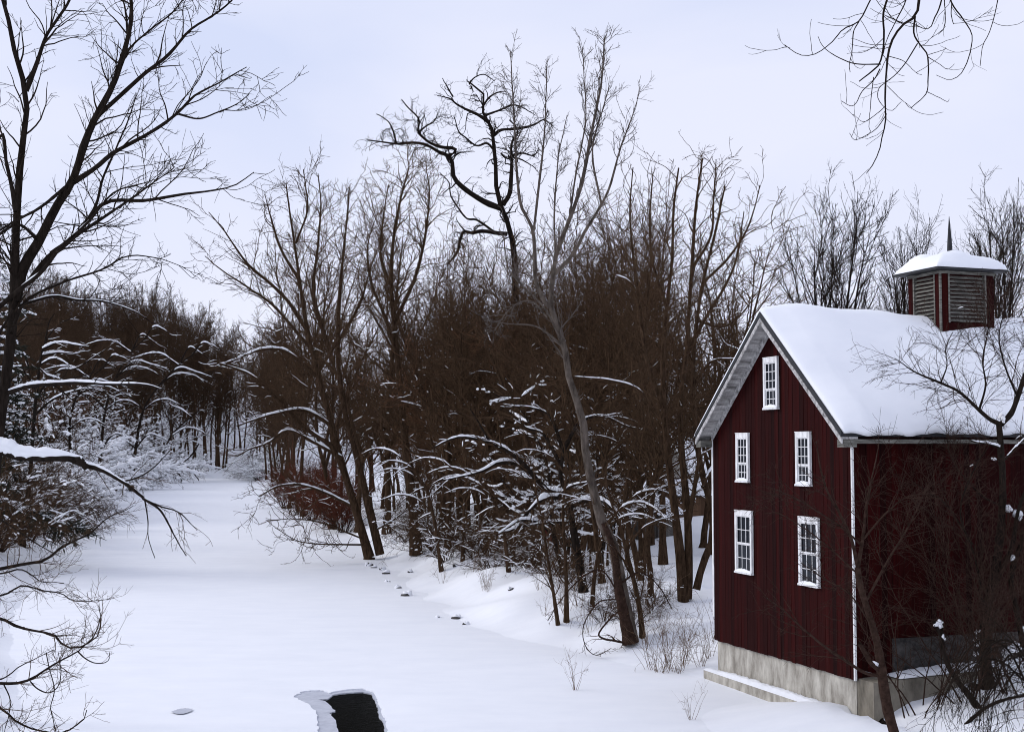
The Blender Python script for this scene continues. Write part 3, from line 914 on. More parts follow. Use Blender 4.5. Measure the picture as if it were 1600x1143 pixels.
THICK = [Kind(make_tree(700 + i, 13, .12, t0=.10, nl=22, ang=.75, lim=.38, up=.05, leaders=3, n2=150, n3=560, n4=800, snow=.16, twig=.013, lowsnow=.9), 'bark', 'twig_brown') for i in range(3)]
SNOWTREE = [Kind(make_tree(720 + i, 10, .15, t0=.18, nl=16, ang=1.15, lim=.48, up=-.01, leaders=1 + i % 2, n2=90, n3=420, n4=700, snow=1.0, twig=.012, wig=.12, lowsnow=1.5, exs=2.2, cr=1.3), 'bark_dark', 'twig') for i in range(3)]
FIR = Kind(conifer(31, 20), 'bark_dark', 'needle')


def ground_Y(px, py, near=24, far=200):
    for Y in np.arange(near, far, .1):
        p = at(px, py, Y)
        if p[2] <= gz(p[0], Y) - .02:
            return float(Y)
    return float(far)


class Hero:
    """one particular tree: its main limbs follow the photo, each at its own depth"""
    def __init__(s, name, Y, label, cat='tree', seed=0, bark='bark', twig='twig', K=26):
        Y = ground_Y(*Y) if isinstance(Y, tuple) else Y
        s.name, s.Y, s.label, s.cat, s.bark, s.twig, s.K = name, Y, label, cat, bark, twig, K
        s.P, s.R, s.sn = [], [], []
        s.smp = np.zeros((0, 3))
        s.r = np.random.default_rng(seed)
        s.base = None
        s.clumps = []

    def limb(s, pts, w0, w1, dz=0.0, snow=0.0, wig=.3):
        """pts in photo pixels, widths in photo pixels, dz: metres nearer/farther at the tip"""
        pts = np.array(pts, float)
        y0 = s.Y
        if len(s.smp):
            d = np.hypot(s.smp[:, 0] - pts[0, 0], s.smp[:, 1] - pts[0, 1])
            i = int(np.argmin(d))
            if d[i] < 40:
                y0 = s.smp[i, 2]
        q = resample(pts, s.K)
        if wig:
            q[1:] += np.cumsum(s.r.normal(size=(s.K - 1, 2)) * wig, 0) * np.linspace(0, 1, s.K - 1)[:, None]
        Ys = y0 + dz * np.linspace(0, 1, s.K) ** 1.2
        s.smp = np.vstack([s.smp, np.column_stack([q, Ys])])
        P = np.array([at(a, b_, c) for (a, b_), c in zip(q, Ys)])
        R = np.linspace(w0, w1, s.K) / 2 / F * Ys
        if s.base is None:
            s.base = P[0].copy()
            R = R + R[0] * .35 * np.exp(-np.linspace(0, 1, s.K) * 14)
        R = R * (1 + .09 * np.sin(np.linspace(0, 9, s.K) + s.r.random() * 6) * s.r.random() + .05 * s.r.normal(size=s.K))
        s.P.append(P); s.R.append(R); s.sn.append(snow)
        return s

    def clump(s, px, py, rpx):
        c0 = at(px, py, s.Y); r0 = rpx / F * s.Y
        for q in range(4):
            c = c0 + s.r.normal(size=3) * r0 * np.array([.38, .3, .42]); rr = r0 * (.35 + .45 * s.r.random())
            n = 9; a = np.linspace(0, math.pi, n); b_ = s.r.random(4) * 6
            rr *= .72
            P = c + np.stack([.3 * rr * np.sin(a * 2 + b_[0]), .3 * rr * np.cos(a * 3 + b_[1]), -np.cos(a) * rr * (.7 + .5 * s.r.random())], -1)
            R = np.sin(a) ** .8 * rr * (.75 + .5 * s.r.random(n)) + .001
            s.clumps.append((P[None], R[None], 9))
        return s

    def finish(s, n2=60, n3=400, n4=1800, l2=2.2, up=.05, ang=.7, twig=.006, wig=.11, skip=0, snow=.0, t0=.2, l3=.42, l4=.45, rmax2=.03, n5=0, droop=None, weights=None):
        P0, R0 = np.array(s.P), np.array(s.R)
        Pg, Rg = P0[skip:], R0[skip:]
        P2, R2 = grow(s.r, resample_set(Pg, 16), resample_r(Rg, 16), n2, ang, l2, k=8, t0=t0, up=up, wig=wig, rr=.5, rmin=twig * 1.3, rmax=rmax2, fall=.45, rel=False, lmin=.3)
        P3, R3 = grow(s.r, np.concatenate([P2, resample_set(Pg, 9)]), np.concatenate([R2, resample_r(Rg, 9)]), n3, .7, l3 * l2, k=5, t0=.2, up=up * .7, wig=wig * 1.1, rr=.5, rmin=twig, rmax=rmax2 * .5, fall=.4, rel=False, lmin=.15)
        P4, R4 = grow(s.r, P3, R3, n4, .7, l4, k=4, t0=.12, up=up * .5, wig=wig * 1.2, rr=.6, rmin=twig * .8, fall=.3, lmin=.08)
        crown = [(P2, R2, 5), (P3, R3, 4), (P4, R4, 3)]
        if n5:
            P5, R5 = grow(s.r, P4, R4, n5, .7, .45, k=3, t0=.1, up=up * .4, wig=wig * 1.2, rr=.6, rmin=twig * .7, fall=.3, lmin=.06)
            crown.append((P5, R5, 3))
        sn = []
        for P, R, w in zip(s.P, s.R, s.sn):
            if w:
                q = np.random.default_rng(len(sn) + 5)
                for fr_, nn_ in (((.82, .98), 1), ((.3, .6), 1), ((.08, .25), 4)):
                    sn.append(snow_on(q, np.repeat(P[None], nn_, 0), np.repeat(R[None], nn_, 0), 9, thick=.8 * w, extra=.010 * w, m=22, frac=fr_))
        if snow:
            for (Pq, Rq, pr) in ((P2, R2, snow), (P3, R3, snow * .4)):
                t = snow_on(s.r, Pq, Rq, pr, extra=.012)
                if t:
                    sn.append(t)
        sn += s.clumps
        b0 = s.base
        gap = b0[2] - gz(b0[0], b0[1])
        drop = 0.0
        if s.name.startswith('fallen_b') or s.name.startswith('fallen_l'):
            drop = gap
        elif gap > .1:
            g = np.array([b0[0] - .02 * gap, b0[1] + .03 * gap, gz(b0[0], b0[1]) - .2])
            Pn = resample(np.array([g, (g + b0) / 2, b0]), s.K)
            P0 = np.concatenate([Pn[None], P0]); R0 = np.concatenate([np.linspace(1.25, 1, s.K)[None] * s.R[0][0], R0])
        o = empty(s.name, b0 - np.array([0, 0, drop]))
        sub = lambda L_: [(p - b0, r_, n_) for p, r_, n_ in L_]
        link('trunk', tubes_mesh('trunk', sub([(P0, R0, 10)]), M[s.bark]), o)
        link('crown', tubes_mesh('crown', sub(crown), M[s.twig]), o)
        if sn:
            link('branch_snow', tubes_mesh('branch_snow', sub(sn), M['snow_tree']), o)['kind'] = 'stuff'
        s.obj = tag(o, s.label, s.cat)
        return o


def z7(l):   # points measured in an enlargement of the middle treetops
    return [(560 + a / 2.539, 50 + b_ / 2.539) for a, b_ in l]


def z3(l):
    return [(a / 2.2857, b_ / 2.2857) for a, b_ in l]


def z8(l):
    return [(1200 + a / 4, b_ / 4) for a, b_ in l]


def zL(l):
    return [(a / 4.04, 860 + b_ / 4.04) for a, b_ in l]


def zR(l):
    return [(1320 + a / 4.04, 860 + b_ / 4.04) for a, b_ in l]


# big tree at the left edge
h = Hero('bare_tree', 38, 'tall dark tree at the left edge with long limbs sweeping over the river', seed=1, bark='bark_dark', twig='twig_dark')
h.limb([(-30, 1110), (-20, 900), (-8, 720), (8, 600), (18, 520), (22, 470), (24, 394), (28, 306), (33, 240), (41, 184), (41, 140), (26, 96), (17, 44), (4, 0), (-8, -60)], 25.8, 4.5)
h.limb([(24, 470), (35, 420), (61, 376), (87, 324), (114, 280), (131, 227), (149, 184), (175, 136), (192, 87), (203, 44), (206, 10), (200, -40), (205, -90)], 18.1, 3.6, 2)
h.limb([(41, 142), (57, 100), (72, 57), (92, 26), (109, 0), (125, -50)], 7.7, 2.7, -1)
h.limb([(149, 184), (188, 149), (227, 114), (262, 87), (297, 48), (332, 26), (363, 2), (385, -30)], 7.7, 1.8, 3)
h.limb([(112, 286), (149, 262), (175, 240), (206, 223), (245, 201), (280, 175), (306, 149), (341, 131), (387, 105)], 8.6, 1.4, -3)
h.limb([(280, 178), (310, 185), (340, 175), (370, 162), (390, 146)], 3.4, 1.1, -1)
h.limb([(46, 440), (72, 405), (110, 375), (131, 350), (166, 315), (227, 313), (280, 304), (332, 297), (367, 289), (396, 269)], 9.5, 1.4, 2)
h.limb([(131, 350), (150, 320), (160, 280), (175, 245), (195, 200), (215, 150)], 5.2, 1.4, 3)
h.limb([(80, 395), (130, 360), (190, 320), (235, 290), (275, 262)], 6.9, 1.4, -4)
h.limb([(-30, 500), (0, 478), (30, 452), (65, 425), (96, 385), (140, 345), (180, 300), (230, 285)], 8.6, 1.8, -2, snow=.9)
h.limb([(60, 375), (30, 350), (0, 365), (-40, 390)], 6.0, 2.7, -3)
h.limb([(105, 290), (60, 325), (20, 345), (-20, 370)], 6.0, 2.7, -3)
h.limb([(-40, 330), (0, 210), (10, 255), (18, 290), (24, 330)][::-1], 6.9, 3.6, 1)
h.limb([(180, 130), (200, 80), (230, 50), (270, 20), (300, -20)], 4.3, 1.4, -2)
h.limb([(200, 60), (196, 20), (186, -20)], 4.3, 1.8, 1)
h.limb([(10, 614), (48, 602), (90, 599), (121, 597), (169, 600), (225, 601), (257, 609)], 7.7, 1.8, -3, snow=1.0)
h.limb([(20, 480), (52, 470), (85, 462), (121, 468), (161, 470), (209, 486), (235, 505)], 5.2, 1.3, 2, snow=.6)
h.limb([(-20, 560), (10, 500), (20, 480)], 6.9, 2.7, -1, snow=1.0)
h.limb([(18, 520), (40, 470), (100, 440), (160, 420), (200, 400), (250, 405), (290, 420)], 5.2, 1.1, 5)
h.finish(n2=190, n3=850, n4=1900, l2=2.0, up=.04, twig=.008, t0=.25, snow=.03, wig=.13)

# fan of snowy limbs on the left bank
h = Hero('snowy_tree', 95, 'bare tree behind the left trunk whose fanned upper limbs are plastered with snow', seed=31, bark='bark_dark', twig='twig')
h.limb([(34, 848), (46, 750), (52, 660), (58, 600), (66, 545), (80, 520), (95, 505), (123, 497)], 9, 1.5, 0, snow=.8)
h.limb([(66, 545), (90, 535), (120, 538), (142, 540)], 4, 1.2, -1, snow=1.6)
h.limb([(64, 555), (90, 550), (115, 553), (135, 548)], 4, 1.2, 1, snow=1.6)
h.limb([(62, 570), (80, 560), (95, 562), (107, 570)], 3.5, 1.2, -1, snow=1.6)
h.limb([(62, 575), (75, 585), (92, 590), (106, 600)], 3, 1.2, -.5, snow=1.5)
h.limb([(70, 535), (78, 500), (92, 485), (96, 478)], 3, 1.2, 1, snow=1.0)
h.limb([(58, 600), (45, 590), (30, 570), (20, 562)], 3, 1.2, 0, snow=1.6)
h.limb([(56, 615), (40, 560), (28, 540), (22, 520)], 3.5, 1.2, 1, snow=1.3)
h.limb([(52, 650), (80, 625), (110, 612), (140, 606), (165, 612)], 4, 1.2, -1, snow=1.3)
h.limb([(56, 620), (90, 580), (120, 575), (150, 556), (180, 540)], 4, 1.2, 1, snow=1.2)
h.finish(n2=60, n3=220, n4=380, l2=1.7, up=.02, twig=.008, t0=.15, snow=1.0)

for i_, (py_, pts_, lab_) in enumerate((
        (790, [(150, 790), (158, 700), (165, 640), (180, 590), (205, 550), (225, 530)], 'leaning snow-plastered tree on the left bank beyond the drooping tip'),
        (775, [(205, 770), (212, 700), (224, 640), (250, 600), (280, 570), (300, 555)], 'snow-plastered tree on the left bank reaching right toward the bend'),
        (800, [(105, 805), (112, 730), (108, 670), (118, 620), (140, 590), (160, 575)], 'bushy snow-plastered tree behind the thick snow-capped limb'))):
    h = Hero('snowy_tree', (pts_[0][0], pts_[0][1] + 4, 60, 330), lab_, seed=140 + i_, bark='bark_dark', twig='twig')
    h.limb(pts_, 6, 1.5, 0, snow=.8)
    for q_ in range(9):
        a_ = pts_[1 + q_ % 5]; sg_ = 1 if q_ % 3 else -1; l_ = 30 + 9 * (q_ % 4)
        h.limb([a_, (a_[0] + sg_ * l_ * .5, a_[1] - 12 - 2 * q_), (a_[0] + sg_ * l_, a_[1] - 14 - q_), (a_[0] + sg_ * l_ * 1.5, a_[1] - 4 - q_)], 2.6, 1.0, (q_ % 3) - 1, snow=1.7)
    h.finish(n2=70, n3=240, n4=260, l2=3.0, up=.0, twig=.012, t0=.15, snow=.9)

# snow-laden leaning stem lower left with its drooping end
h = Hero('leaning_tree', 36, 'leaning dark stem thick with snow, its drooping tip hanging over the left bank', seed=2, bark='bark_dark', twig='twig')
h.limb([(-190, 930), (-150, 790), (-100, 725), (-40, 700), (0, 704), (30, 714), (70, 715), (108, 716), (126, 718), (136, 730)], 20, 11, 0, snow=1.9)
h.limb([(108, 716), (133, 726), (148, 730), (173, 741), (202, 761), (223, 778)], 9, 4, 0, snow=.8)
h.limb([(223, 778), (248, 794), (262, 815), (275, 840), (290, 868)], 4, 1.2, -1)
h.limb([(223, 778), (250, 790), (280, 800), (310, 830)], 3, 1, 1)
h.limb([(226, 780), (231, 810), (232, 840), (240, 872)], 2.2, 1, -.5)
h.limb([(190, 752), (215, 745), (240, 730), (270, 700)], 3, 1, 1)
h.finish(n2=9, n3=30, n4=60, l2=1.3, up=-.06, twig=.005, skip=1, t0=.1)

# branches of a bankside tree reaching in at the lower left
h = Hero('bankside_tree', 22, 'leafless bankside tree reaching curved twigs in at the lower left corner', seed=4, bark='bark_dark', twig='twig')
h.limb([(-190, 1330), (-185, 1150), (-170, 980), (-150, 800), (-160, 600), (-150, 420)], 22, 8)
h.limb([(-168, 960), (-90, 905), (0, 888), (38, 880), (71, 874), (92, 857), (119, 842), (142, 832), (169, 807), (192, 797), (208, 788)], 9, 1, -1)
h.limb([(-90, 905), (0, 895), (30, 888), (50, 897), (64, 907), (82, 907), (99, 910)], 4, 1, -1)
h.limb([(-172, 990), (-80, 950), (0, 966), (25, 978), (50, 984), (82, 991), (94, 1006), (109, 1012), (126, 1009), (141, 999), (151, 989), (153, 964), (149, 947)], 8, 1.2, -2)
h.limb([(-100, 945), (0, 930), (30, 915), (50, 917), (64, 922), (94, 926), (111, 937), (134, 938), (158, 937), (176, 934)], 4, 1, -1)
h.limb([(82, 992), (106, 992), (121, 990)], 2, 1, 0)
h.limb([(-180, 1100), (-80, 1060), (0, 1066), (32, 1065), (54, 1056), (74, 1043), (99, 1028), (121, 1016), (136, 1002), (149, 989), (155, 965)], 8, 1.2, -2)
h.limb([(121, 1016), (134, 1028), (150, 1035), (168, 1031), (172, 1016)], 2.2, 1, 0)
h.limb([(47, 1063), (59, 1075), (77, 1081), (92, 1070), (96, 1048), (92, 1018)], 2.2, 1, -.5)
h.limb([(72, 1018), (77, 1043), (85, 1075), (79, 1103), (83, 1122), (89, 1150), (95, 1190)], 1.8, 1, -.5)
h.limb([(-184, 1150), (-80, 1085), (0, 1105), (20, 1122), (45, 1135), (74, 1142), (99, 1143), (119, 1132), (134, 1120), (137, 1107)], 7, 1.2, -2)
h.limb([(5, 1066), (16, 1092), (14, 1120), (8, 1150)], 2.2, 1, 0)
h.limb([(-60, 1065), (0, 1060), (30, 1040), (60, 1025), (85, 1012)], 3, .9, .5)
h.limb([(-160, 800), (-80, 780), (-20, 800), (30, 830), (60, 850), (95, 870)], 6, 1, -1)
h.finish(n2=70, n3=420, n4=900, l2=.75, up=.06, twig=.0028, skip=1, t0=.45, l3=.5, rmax2=.008)

# twigs hanging into the top right corner
h = Hero('overhanging_tree', 12, 'tree outside the right edge whose dark twigs dangle into the sky corner', seed=5, bark='bark_dark', twig='bark_dark')
h.base = np.array([13.8, 13.0, gz(13.8, 13) - .1])
tp = at(1416, -90, 9.5)
h.P.append(resample(np.array([h.base, (13.7, 12.9, 4), (13.4, 12.6, 8.5), (12.9, 12.2, 12.5), (12.0, 11.8, 15.5), (11.4, 11.5, 19)]), h.K)); h.R.append(np.linspace(.2, .08, h.K)); h.sn.append(0)
h.P.append(resample(np.array([(12.95, 12.2, 12.3), (10.5, 11.4, 14.2), (7.5, 10.4, 13.9), (5.0, 9.8, 12.9), tp]), h.K)); h.R.append(np.linspace(.09, .014, h.K)); h.sn.append(0)
h.Y = 9.5
h.smp = np.array([(1416, -90, 9.5)])
h.limb([(1416, -90), (1400, -40), (1386, 0), (1380, 25), (1382, 50), (1381, 80), (1376, 100), (1365, 112), (1345, 129)], 5, 2, .3)
h.limb([(1416, -90), (1428, -40), (1436, 0), (1430, 25), (1412, 38), (1397, 58), (1389, 82), (1386, 112), (1384, 140), (1384, 162), (1385, 190), (1380, 212), (1375, 235), (1364, 260), (1355, 272)], 5.5, 1.3, -.3)
h.limb(z8([(920, 100), (912, 210), (960, 290), (1000, 350), (1003, 500), (990, 580), (900, 668)]), 3, 1.3, .3)
h.limb([(1400, -80)] + z8([(640, 0), (570, 130), (470, 180), (400, 260), (300, 330), (200, 335), (108, 270)]), 3, 1, -.4)
h.limb(z8([(570, 130), (535, 200), (530, 300), (515, 400), (522, 455)]), 2, 1, 0)
h.limb(z8([(705, 400), (560, 398), (470, 370), (350, 300), (305, 225)]), 2.3, .9, .3)
h.limb([(1425, -60)] + z8([(860, 0), (800, 120), (740, 250), (720, 340)]), 2.5, 1.2, .2)
h.limb([(1440, -90), (1475, -50)] + z8([(1085, 0), (1040, 120), (1000, 190), (885, 152)]), 4, 1.2, .3)
h.limb([(1475, -50)] + z8([(1140, 0), (1220, 120), (1272, 220), (1250, 350), (1200, 450), (1130, 490), (1045, 460)]), 3, .8, -.4)
h.limb([(1480, -60), (1560, -40)] + z8([(1435, 0), (1390, 180), (1340, 280), (1325, 405)]), 2.5, 1, .2)
h.limb([(1475, -45)] + z8([(1140, 0), (1135, 80), (1148, 145)]), 2.4, 1.2, 0)
h.limb(z8([(1100, -40), (1110, 160), (1070, 215)]), 1.8, 1.2, 0)
h.limb(z8([(935, 270), (860, 390), (800, 460), (735, 510), (690, 550), (690, 620), (760, 685), (825, 630)]), 2, .8, .3)
h.limb(z8([(755, 350), (850, 380), (920, 450), (955, 462)]), 1.3, .7, .2)
h.limb(z8([(700, 430), (660, 500), (590, 570), (530, 660), (455, 628)]), 2, .9, -.2)
h.limb(z8([(660, 480), (640, 650), (630, 780), (640, 810)]), 1.5, .8, 0)
h.limb(z8([(742, 710), (680, 800), (600, 850), (545, 870), (518, 825)]), 1.5, .8, -.2)
h.limb(z8([(735, 660), (690, 700), (600, 755), (528, 705)]), 1.4, .7, .2)
h.limb(z8([(745, 535), (820, 610), (890, 670)]), 1.2, .7, .2)
h.limb(z8([(1003, 340), (1060, 325), (1110, 310)]), 1.1, .7, .1)
h.limb(z8([(1000, 355), (1070, 400), (1130, 430), (1172, 400)]), 1.2, .7, .1)
h.limb(z8([(990, 570), (1050, 600), (1110, 630), (1120, 612)]), 1.2, .7, .1)
h.finish(n2=38, n3=46, n4=30, l2=.22, up=.10, twig=.0016, skip=2, t0=.3, rmax2=.003, l4=.6, ang=.9)

# slender tree in front of the mill
h = Hero('slender_tree', (1402, 1165, 28), 'slender bare tree standing in front of the corner of the red mill', seed=6, bark='bark_red', twig='bark_red')
h.limb([(1402, 1165), (1397, 1143), (1387, 1107), (1379, 1058), (1372, 1008), (1360, 966), (1347, 924), (1341, 897), (1340, 883)], 17, 9)
h.limb([(1340, 885), (1330, 840), (1312, 800), (1296, 770), (1284, 730), (1278, 690)], 6, 1.2, -1)
h.limb([(1341, 883), (1349, 834), (1352, 800), (1356, 770), (1366, 720), (1372, 690)], 6, 1.2, 1)
h.limb([(1345, 850), (1318, 825), (1280, 800), (1240, 775), (1205, 760)], 3.5, 1, -1.5)
h.limb([(1345, 900), (1290, 850), (1250, 820), (1215, 800)], 3, 1, 1)
h.limb([(1352, 940), (1390, 870), (1415, 830), (1440, 780), (1452, 740)], 4.5, 1, .8)
h.limb([(1350, 840), (1385, 800), (1420, 775), (1470, 770)], 3.5, 1, -1)
h.limb([(1379, 1055), (1352, 1050), (1320, 1030), (1290, 1010), (1250, 978), (1220, 950), (1190, 930)], 6, 1.2, -1.5, snow=.25)
h.limb([(1376, 1046), (1362, 1036), (1354, 1023), (1342, 1004)], 9, 6, -.3, snow=1.3)
h.limb([(1364, 980), (1330, 930), (1290, 905), (1250, 880)], 3, 1, 1)
h.finish(n2=90, n3=420, n4=800, l2=1.2, up=.04, twig=.0042, skip=1, t0=.2, rmax2=.012)

# tree at the right edge
h = Hero('crooked_tree', (1545, 1075, 28), 'crooked tree at the right edge with snow lodged in its forks', seed=7, bark='bark_dark', twig='bark_red')
h.limb([(1545, 1075), (1540, 1040), (1540, 980), (1546, 930), (1558, 880), (1568, 800), (1569, 740), (1566, 690), (1564, 662)], 17, 9)
h.limb([(1564, 662), (1548, 655), (1530, 640), (1500, 612), (1470, 597), (1430, 580), (1400, 560)], 7, 1.3, -1, snow=.1)
h.limb([(1564, 662), (1580, 645), (1590, 620), (1600, 590), (1612, 550), (1620, 480)], 9, 4, 1)
h.limb([(1568, 700), (1550, 695), (1535, 692), (1518, 690)], 4, 2, -.6, snow=1.2)
h.limb([(1567, 720), (1585, 700), (1605, 680)], 4, 2, .4, snow=1.2)
h.limb([(1553, 915), (1570, 880), (1582, 850), (1590, 800), (1605, 760)], 9, 4, -.6, snow=.9)
h.limb([(1549, 975), (1535, 940), (1530, 900), (1520, 860), (1500, 800), (1520, 740), (1545, 700)], 5, 1.5, -1)
h.limb([(1520, 850), (1480, 790), (1450, 770), (1420, 750)], 3, 1, 1)
h.limb([(1600, 1010), (1590, 960), (1580, 900), (1595, 850), (1620, 800)], 10, 6, .2, snow=.4)
h.limb([(1566, 790), (1530, 770), (1490, 720), (1480, 680)], 3, 1, .8)
h.limb([(1470, 597), (1480, 570), (1478, 545), (1490, 520)], 2.5, .9, .5)
h.limb([(1530, 640), (1540, 600), (1535, 560), (1545, 500), (1540, 460)], 3.5, 1, 1)
h.limb([(1590, 620), (1570, 570), (1560, 520), (1575, 470)], 3.5, 1, -1)
for a, b_, c in ((1566, 655, 9), (1571, 664, 7), (1582, 800, 10), (1590, 806, 8), (1579, 868, 7), (1562, 890, 5), (1528, 1000, 8), (1523, 1022, 5), (1580, 1012, 12), (1572, 1020, 9), (1590, 1015, 9), (1528, 985, 4), (1598, 985, 7), (1553, 716, 4)):
    h.clump(a, b_, c)
h.finish(n2=240, n3=1500, n4=2600, l2=1.5, up=.0, twig=.0045, skip=1, t0=.15, rmax2=.012, snow=.03)

# dead stem capped with snow, near the retaining wall
h = Hero('dead_stem', (1530, 1107, 26), 'broken dark stem with a round cap of snow on its tip', 'dead tree', seed=8, bark='bark_dark', twig='bark_dark')
h.limb(zR([(850, 1000), (770, 890), (700, 800), (650, 700), (630, 620), (620, 540), (590, 470), (575, 440)]), 10, 5)
h.limb(zR([(620, 540), (612, 500), (612, 450)]), 4, 3, .3, snow=1.5)
h.limb(zR([(600, 490), (580, 470), (565, 470)]), 4, 3, -.2, snow=2.2)
h.clump(1467, 972, 8).clump(1476, 996, 5)
h.finish(n2=6, n3=10, n4=10, l2=.6, twig=.004, rmax2=.008)

# leaning pair of stems on the point of the right bank
h = Hero('leaning_tree', 93, 'leaning twin-stemmed tree on the right bank, snowy limbs reaching left over the river', seed=9)
h.limb([(577, 870), (560, 810), (545, 760), (520, 670), (497, 580), (482, 520), (470, 440), (462, 380), (455, 330), (450, 285)], 13, 2)
h.limb([(594, 866), (582, 815), (570, 765), (554, 700), (538, 640), (528, 560), (530, 470), (535, 400), (542, 330), (545, 290)], 13, 2, 3)
h.limb([(545, 760), (520, 700), (480, 670), (440, 630), (400, 590), (370, 575), (340, 565)], 9, 2.5, -4, snow=1.05)
h.limb([(535, 715), (490, 690), (450, 672), (420, 690), (390, 700), (370, 712)], 7, 2, -3, snow=1.05)
h.limb([(520, 665), (475, 640), (430, 645), (395, 655), (370, 665)], 7, 2, -5, snow=1.05)
h.limb([(497, 590), (450, 550), (410, 545), (370, 560), (330, 575)], 6.5, 2, -4, snow=1.05)
h.limb([(550, 790), (500, 765), (460, 755), (430, 760), (405, 775)], 5, 1.8, -3, snow=1.0)
h.limb([(482, 520), (450, 470), (420, 440), (385, 410), (350, 360), (325, 330)], 7, 1.3, -4)
h.limb([(490, 550), (430, 480), (390, 450), (350, 425), (320, 400)], 6, 1.3, 3)
h.limb([(470, 440), (440, 390), (425, 340), (415, 300)], 6, 1.3, 2)
h.limb([(510, 560), (560, 480), (580, 420), (600, 370)], 6, 1.3, 4)
h.limb([(512, 540), (490, 460), (495, 390), (500, 320), (495, 270)], 7, 1.3, -2)
h.limb([(462, 380), (480, 330), (478, 290), (475, 265)], 4, 1.2, 1)
h.limb([(580, 830), (610, 815), (640, 795), (665, 790)], 3, 1, -2, snow=1.3)
h.limb([(577, 845), (540, 830), (500, 815), (460, 810), (415, 812)], 3, 1, -8)
h.limb([(575, 850), (540, 850), (500, 850), (465, 845), (430, 825)], 3, 1, -10)
h.finish(n2=260, n3=1200, n4=2600, l2=3.6, up=.05, twig=.014, t0=.2, snow=.3, l3=.38, wig=.2, rmax2=.04)

# straight tree next to it
h = Hero('bare_tree', 90, 'straight dark trunk right of the leaning twin stems, crown rising to a point', seed=10)
h.limb([(650, 866), (647, 800), (640, 750), (632, 680), (625, 600), (618, 520), (612, 450), (615, 380), (625, 320), (640, 262)], 17, 2)
h.limb([(622, 560), (600, 490), (580, 440), (575, 380), (590, 330)], 7, 1.3, -3)
h.limb([(618, 500), (650, 430), (665, 370), (672, 310), (668, 260)], 7, 1.3, 3)
h.limb([(613, 450), (595, 400), (600, 340), (610, 290)], 6, 1.3, 2)
h.limb([(630, 650), (660, 600), (690, 560), (705, 500)], 5, 1.2, -3)
h.limb([(626, 600), (580, 560), (550, 520)], 4, 1.2, -3)
h.finish(n2=200, n3=900, n4=2000, l2=3.2, up=.06, twig=.014, t0=.3, snow=.08, l3=.38, wig=.2, rmax2=.04)

# old gnarled tree above the wood
h = Hero('gnarled_tree', 100, 'old black gnarled tree with twisting limbs rising above the wood', seed=12, bark='bark_dark', twig='bark_dark')
h.limb([(806, 850), (805, 700), (808, 560), (806, 480)] + z7([(620, 900), (600, 780), (565, 690), (545, 600), (545, 540), (540, 480), (532, 400), (520, 360), (498, 330), (488, 295), (497, 255), (480, 220), (440, 200)]), 22, 2.5)
h.limb(z7([(570, 700), (500, 672), (420, 620), (378, 575), (372, 520), (358, 490), (320, 478), (285, 455), (240, 440), (200, 438), (150, 442), (100, 435), (30, 428)]), 10, 1.6, -2)
h.limb(z7([(355, 490), (385, 475), (378, 460), (330, 455), (285, 438), (262, 420), (240, 395), (245, 350), (230, 325), (205, 300), (175, 265)]), 6, 1.4, -1)
h.limb(z7([(150, 440), (135, 380), (110, 345), (70, 322)]), 3, 1.2, -1)
h.limb(z7([(575, 685), (600, 640), (605, 590), (608, 520), (606, 470), (612, 430), (632, 405), (625, 370), (600, 350)]), 8, 2, 2)
h.limb(z7([(535, 410), (565, 388), (610, 384), (660, 378), (700, 365), (735, 350), (770, 375)]), 6, 1.5, 1)
h.limb(z7([(520, 360), (480, 330), (420, 302), (385, 280), (360, 260), (312, 245)]), 6, 1.4, -2)
h.limb(z7([(490, 300), (520, 255), (560, 235), (590, 240)]), 4, 1.3, 1)
h.limb(z7([(500, 330), (560, 310), (610, 290), (650, 300), (700, 330)]), 4, 1.2, 2)
h.limb(z7([(608, 490), (650, 480), (690, 490), (710, 460)]), 4, 1.3, 1)
h.limb(z7([(540, 470), (510, 440), (470, 450), (430, 420), (400, 390), (385, 330)]), 4, 1.3, -2)
h.limb(z7([(590, 800), (540, 795), (490, 788), (450, 795), (415, 790), (398, 830), (385, 875), (350, 920)]), 7, 3, -3, snow=.3)
h.limb(z7([(540, 792), (470, 745), (430, 740), (390, 690), (365, 650), (358, 600), (320, 560)]), 4, 1.3, -3)
h.limb(z7([(565, 480), (590, 500), (620, 495), (680, 520), (710, 545)]), 3.5, 1.2, 2)
h.limb(z7([(240, 395), (270, 370), (300, 350), (320, 310)]), 3, 1.1, 0)
h.limb(z7([(375, 255), (350, 215), (330, 185)]), 3, 1.1, 0)
h.limb(z7([(440, 205), (460, 180), (500, 165), (540, 190)]), 2.5, 1.1, 0)
h.finish(n2=170, n3=620, n4=1500, l2=2.2, up=.0, wig=.38, twig=.012, t0=.3, l3=.5, rmax2=.07)

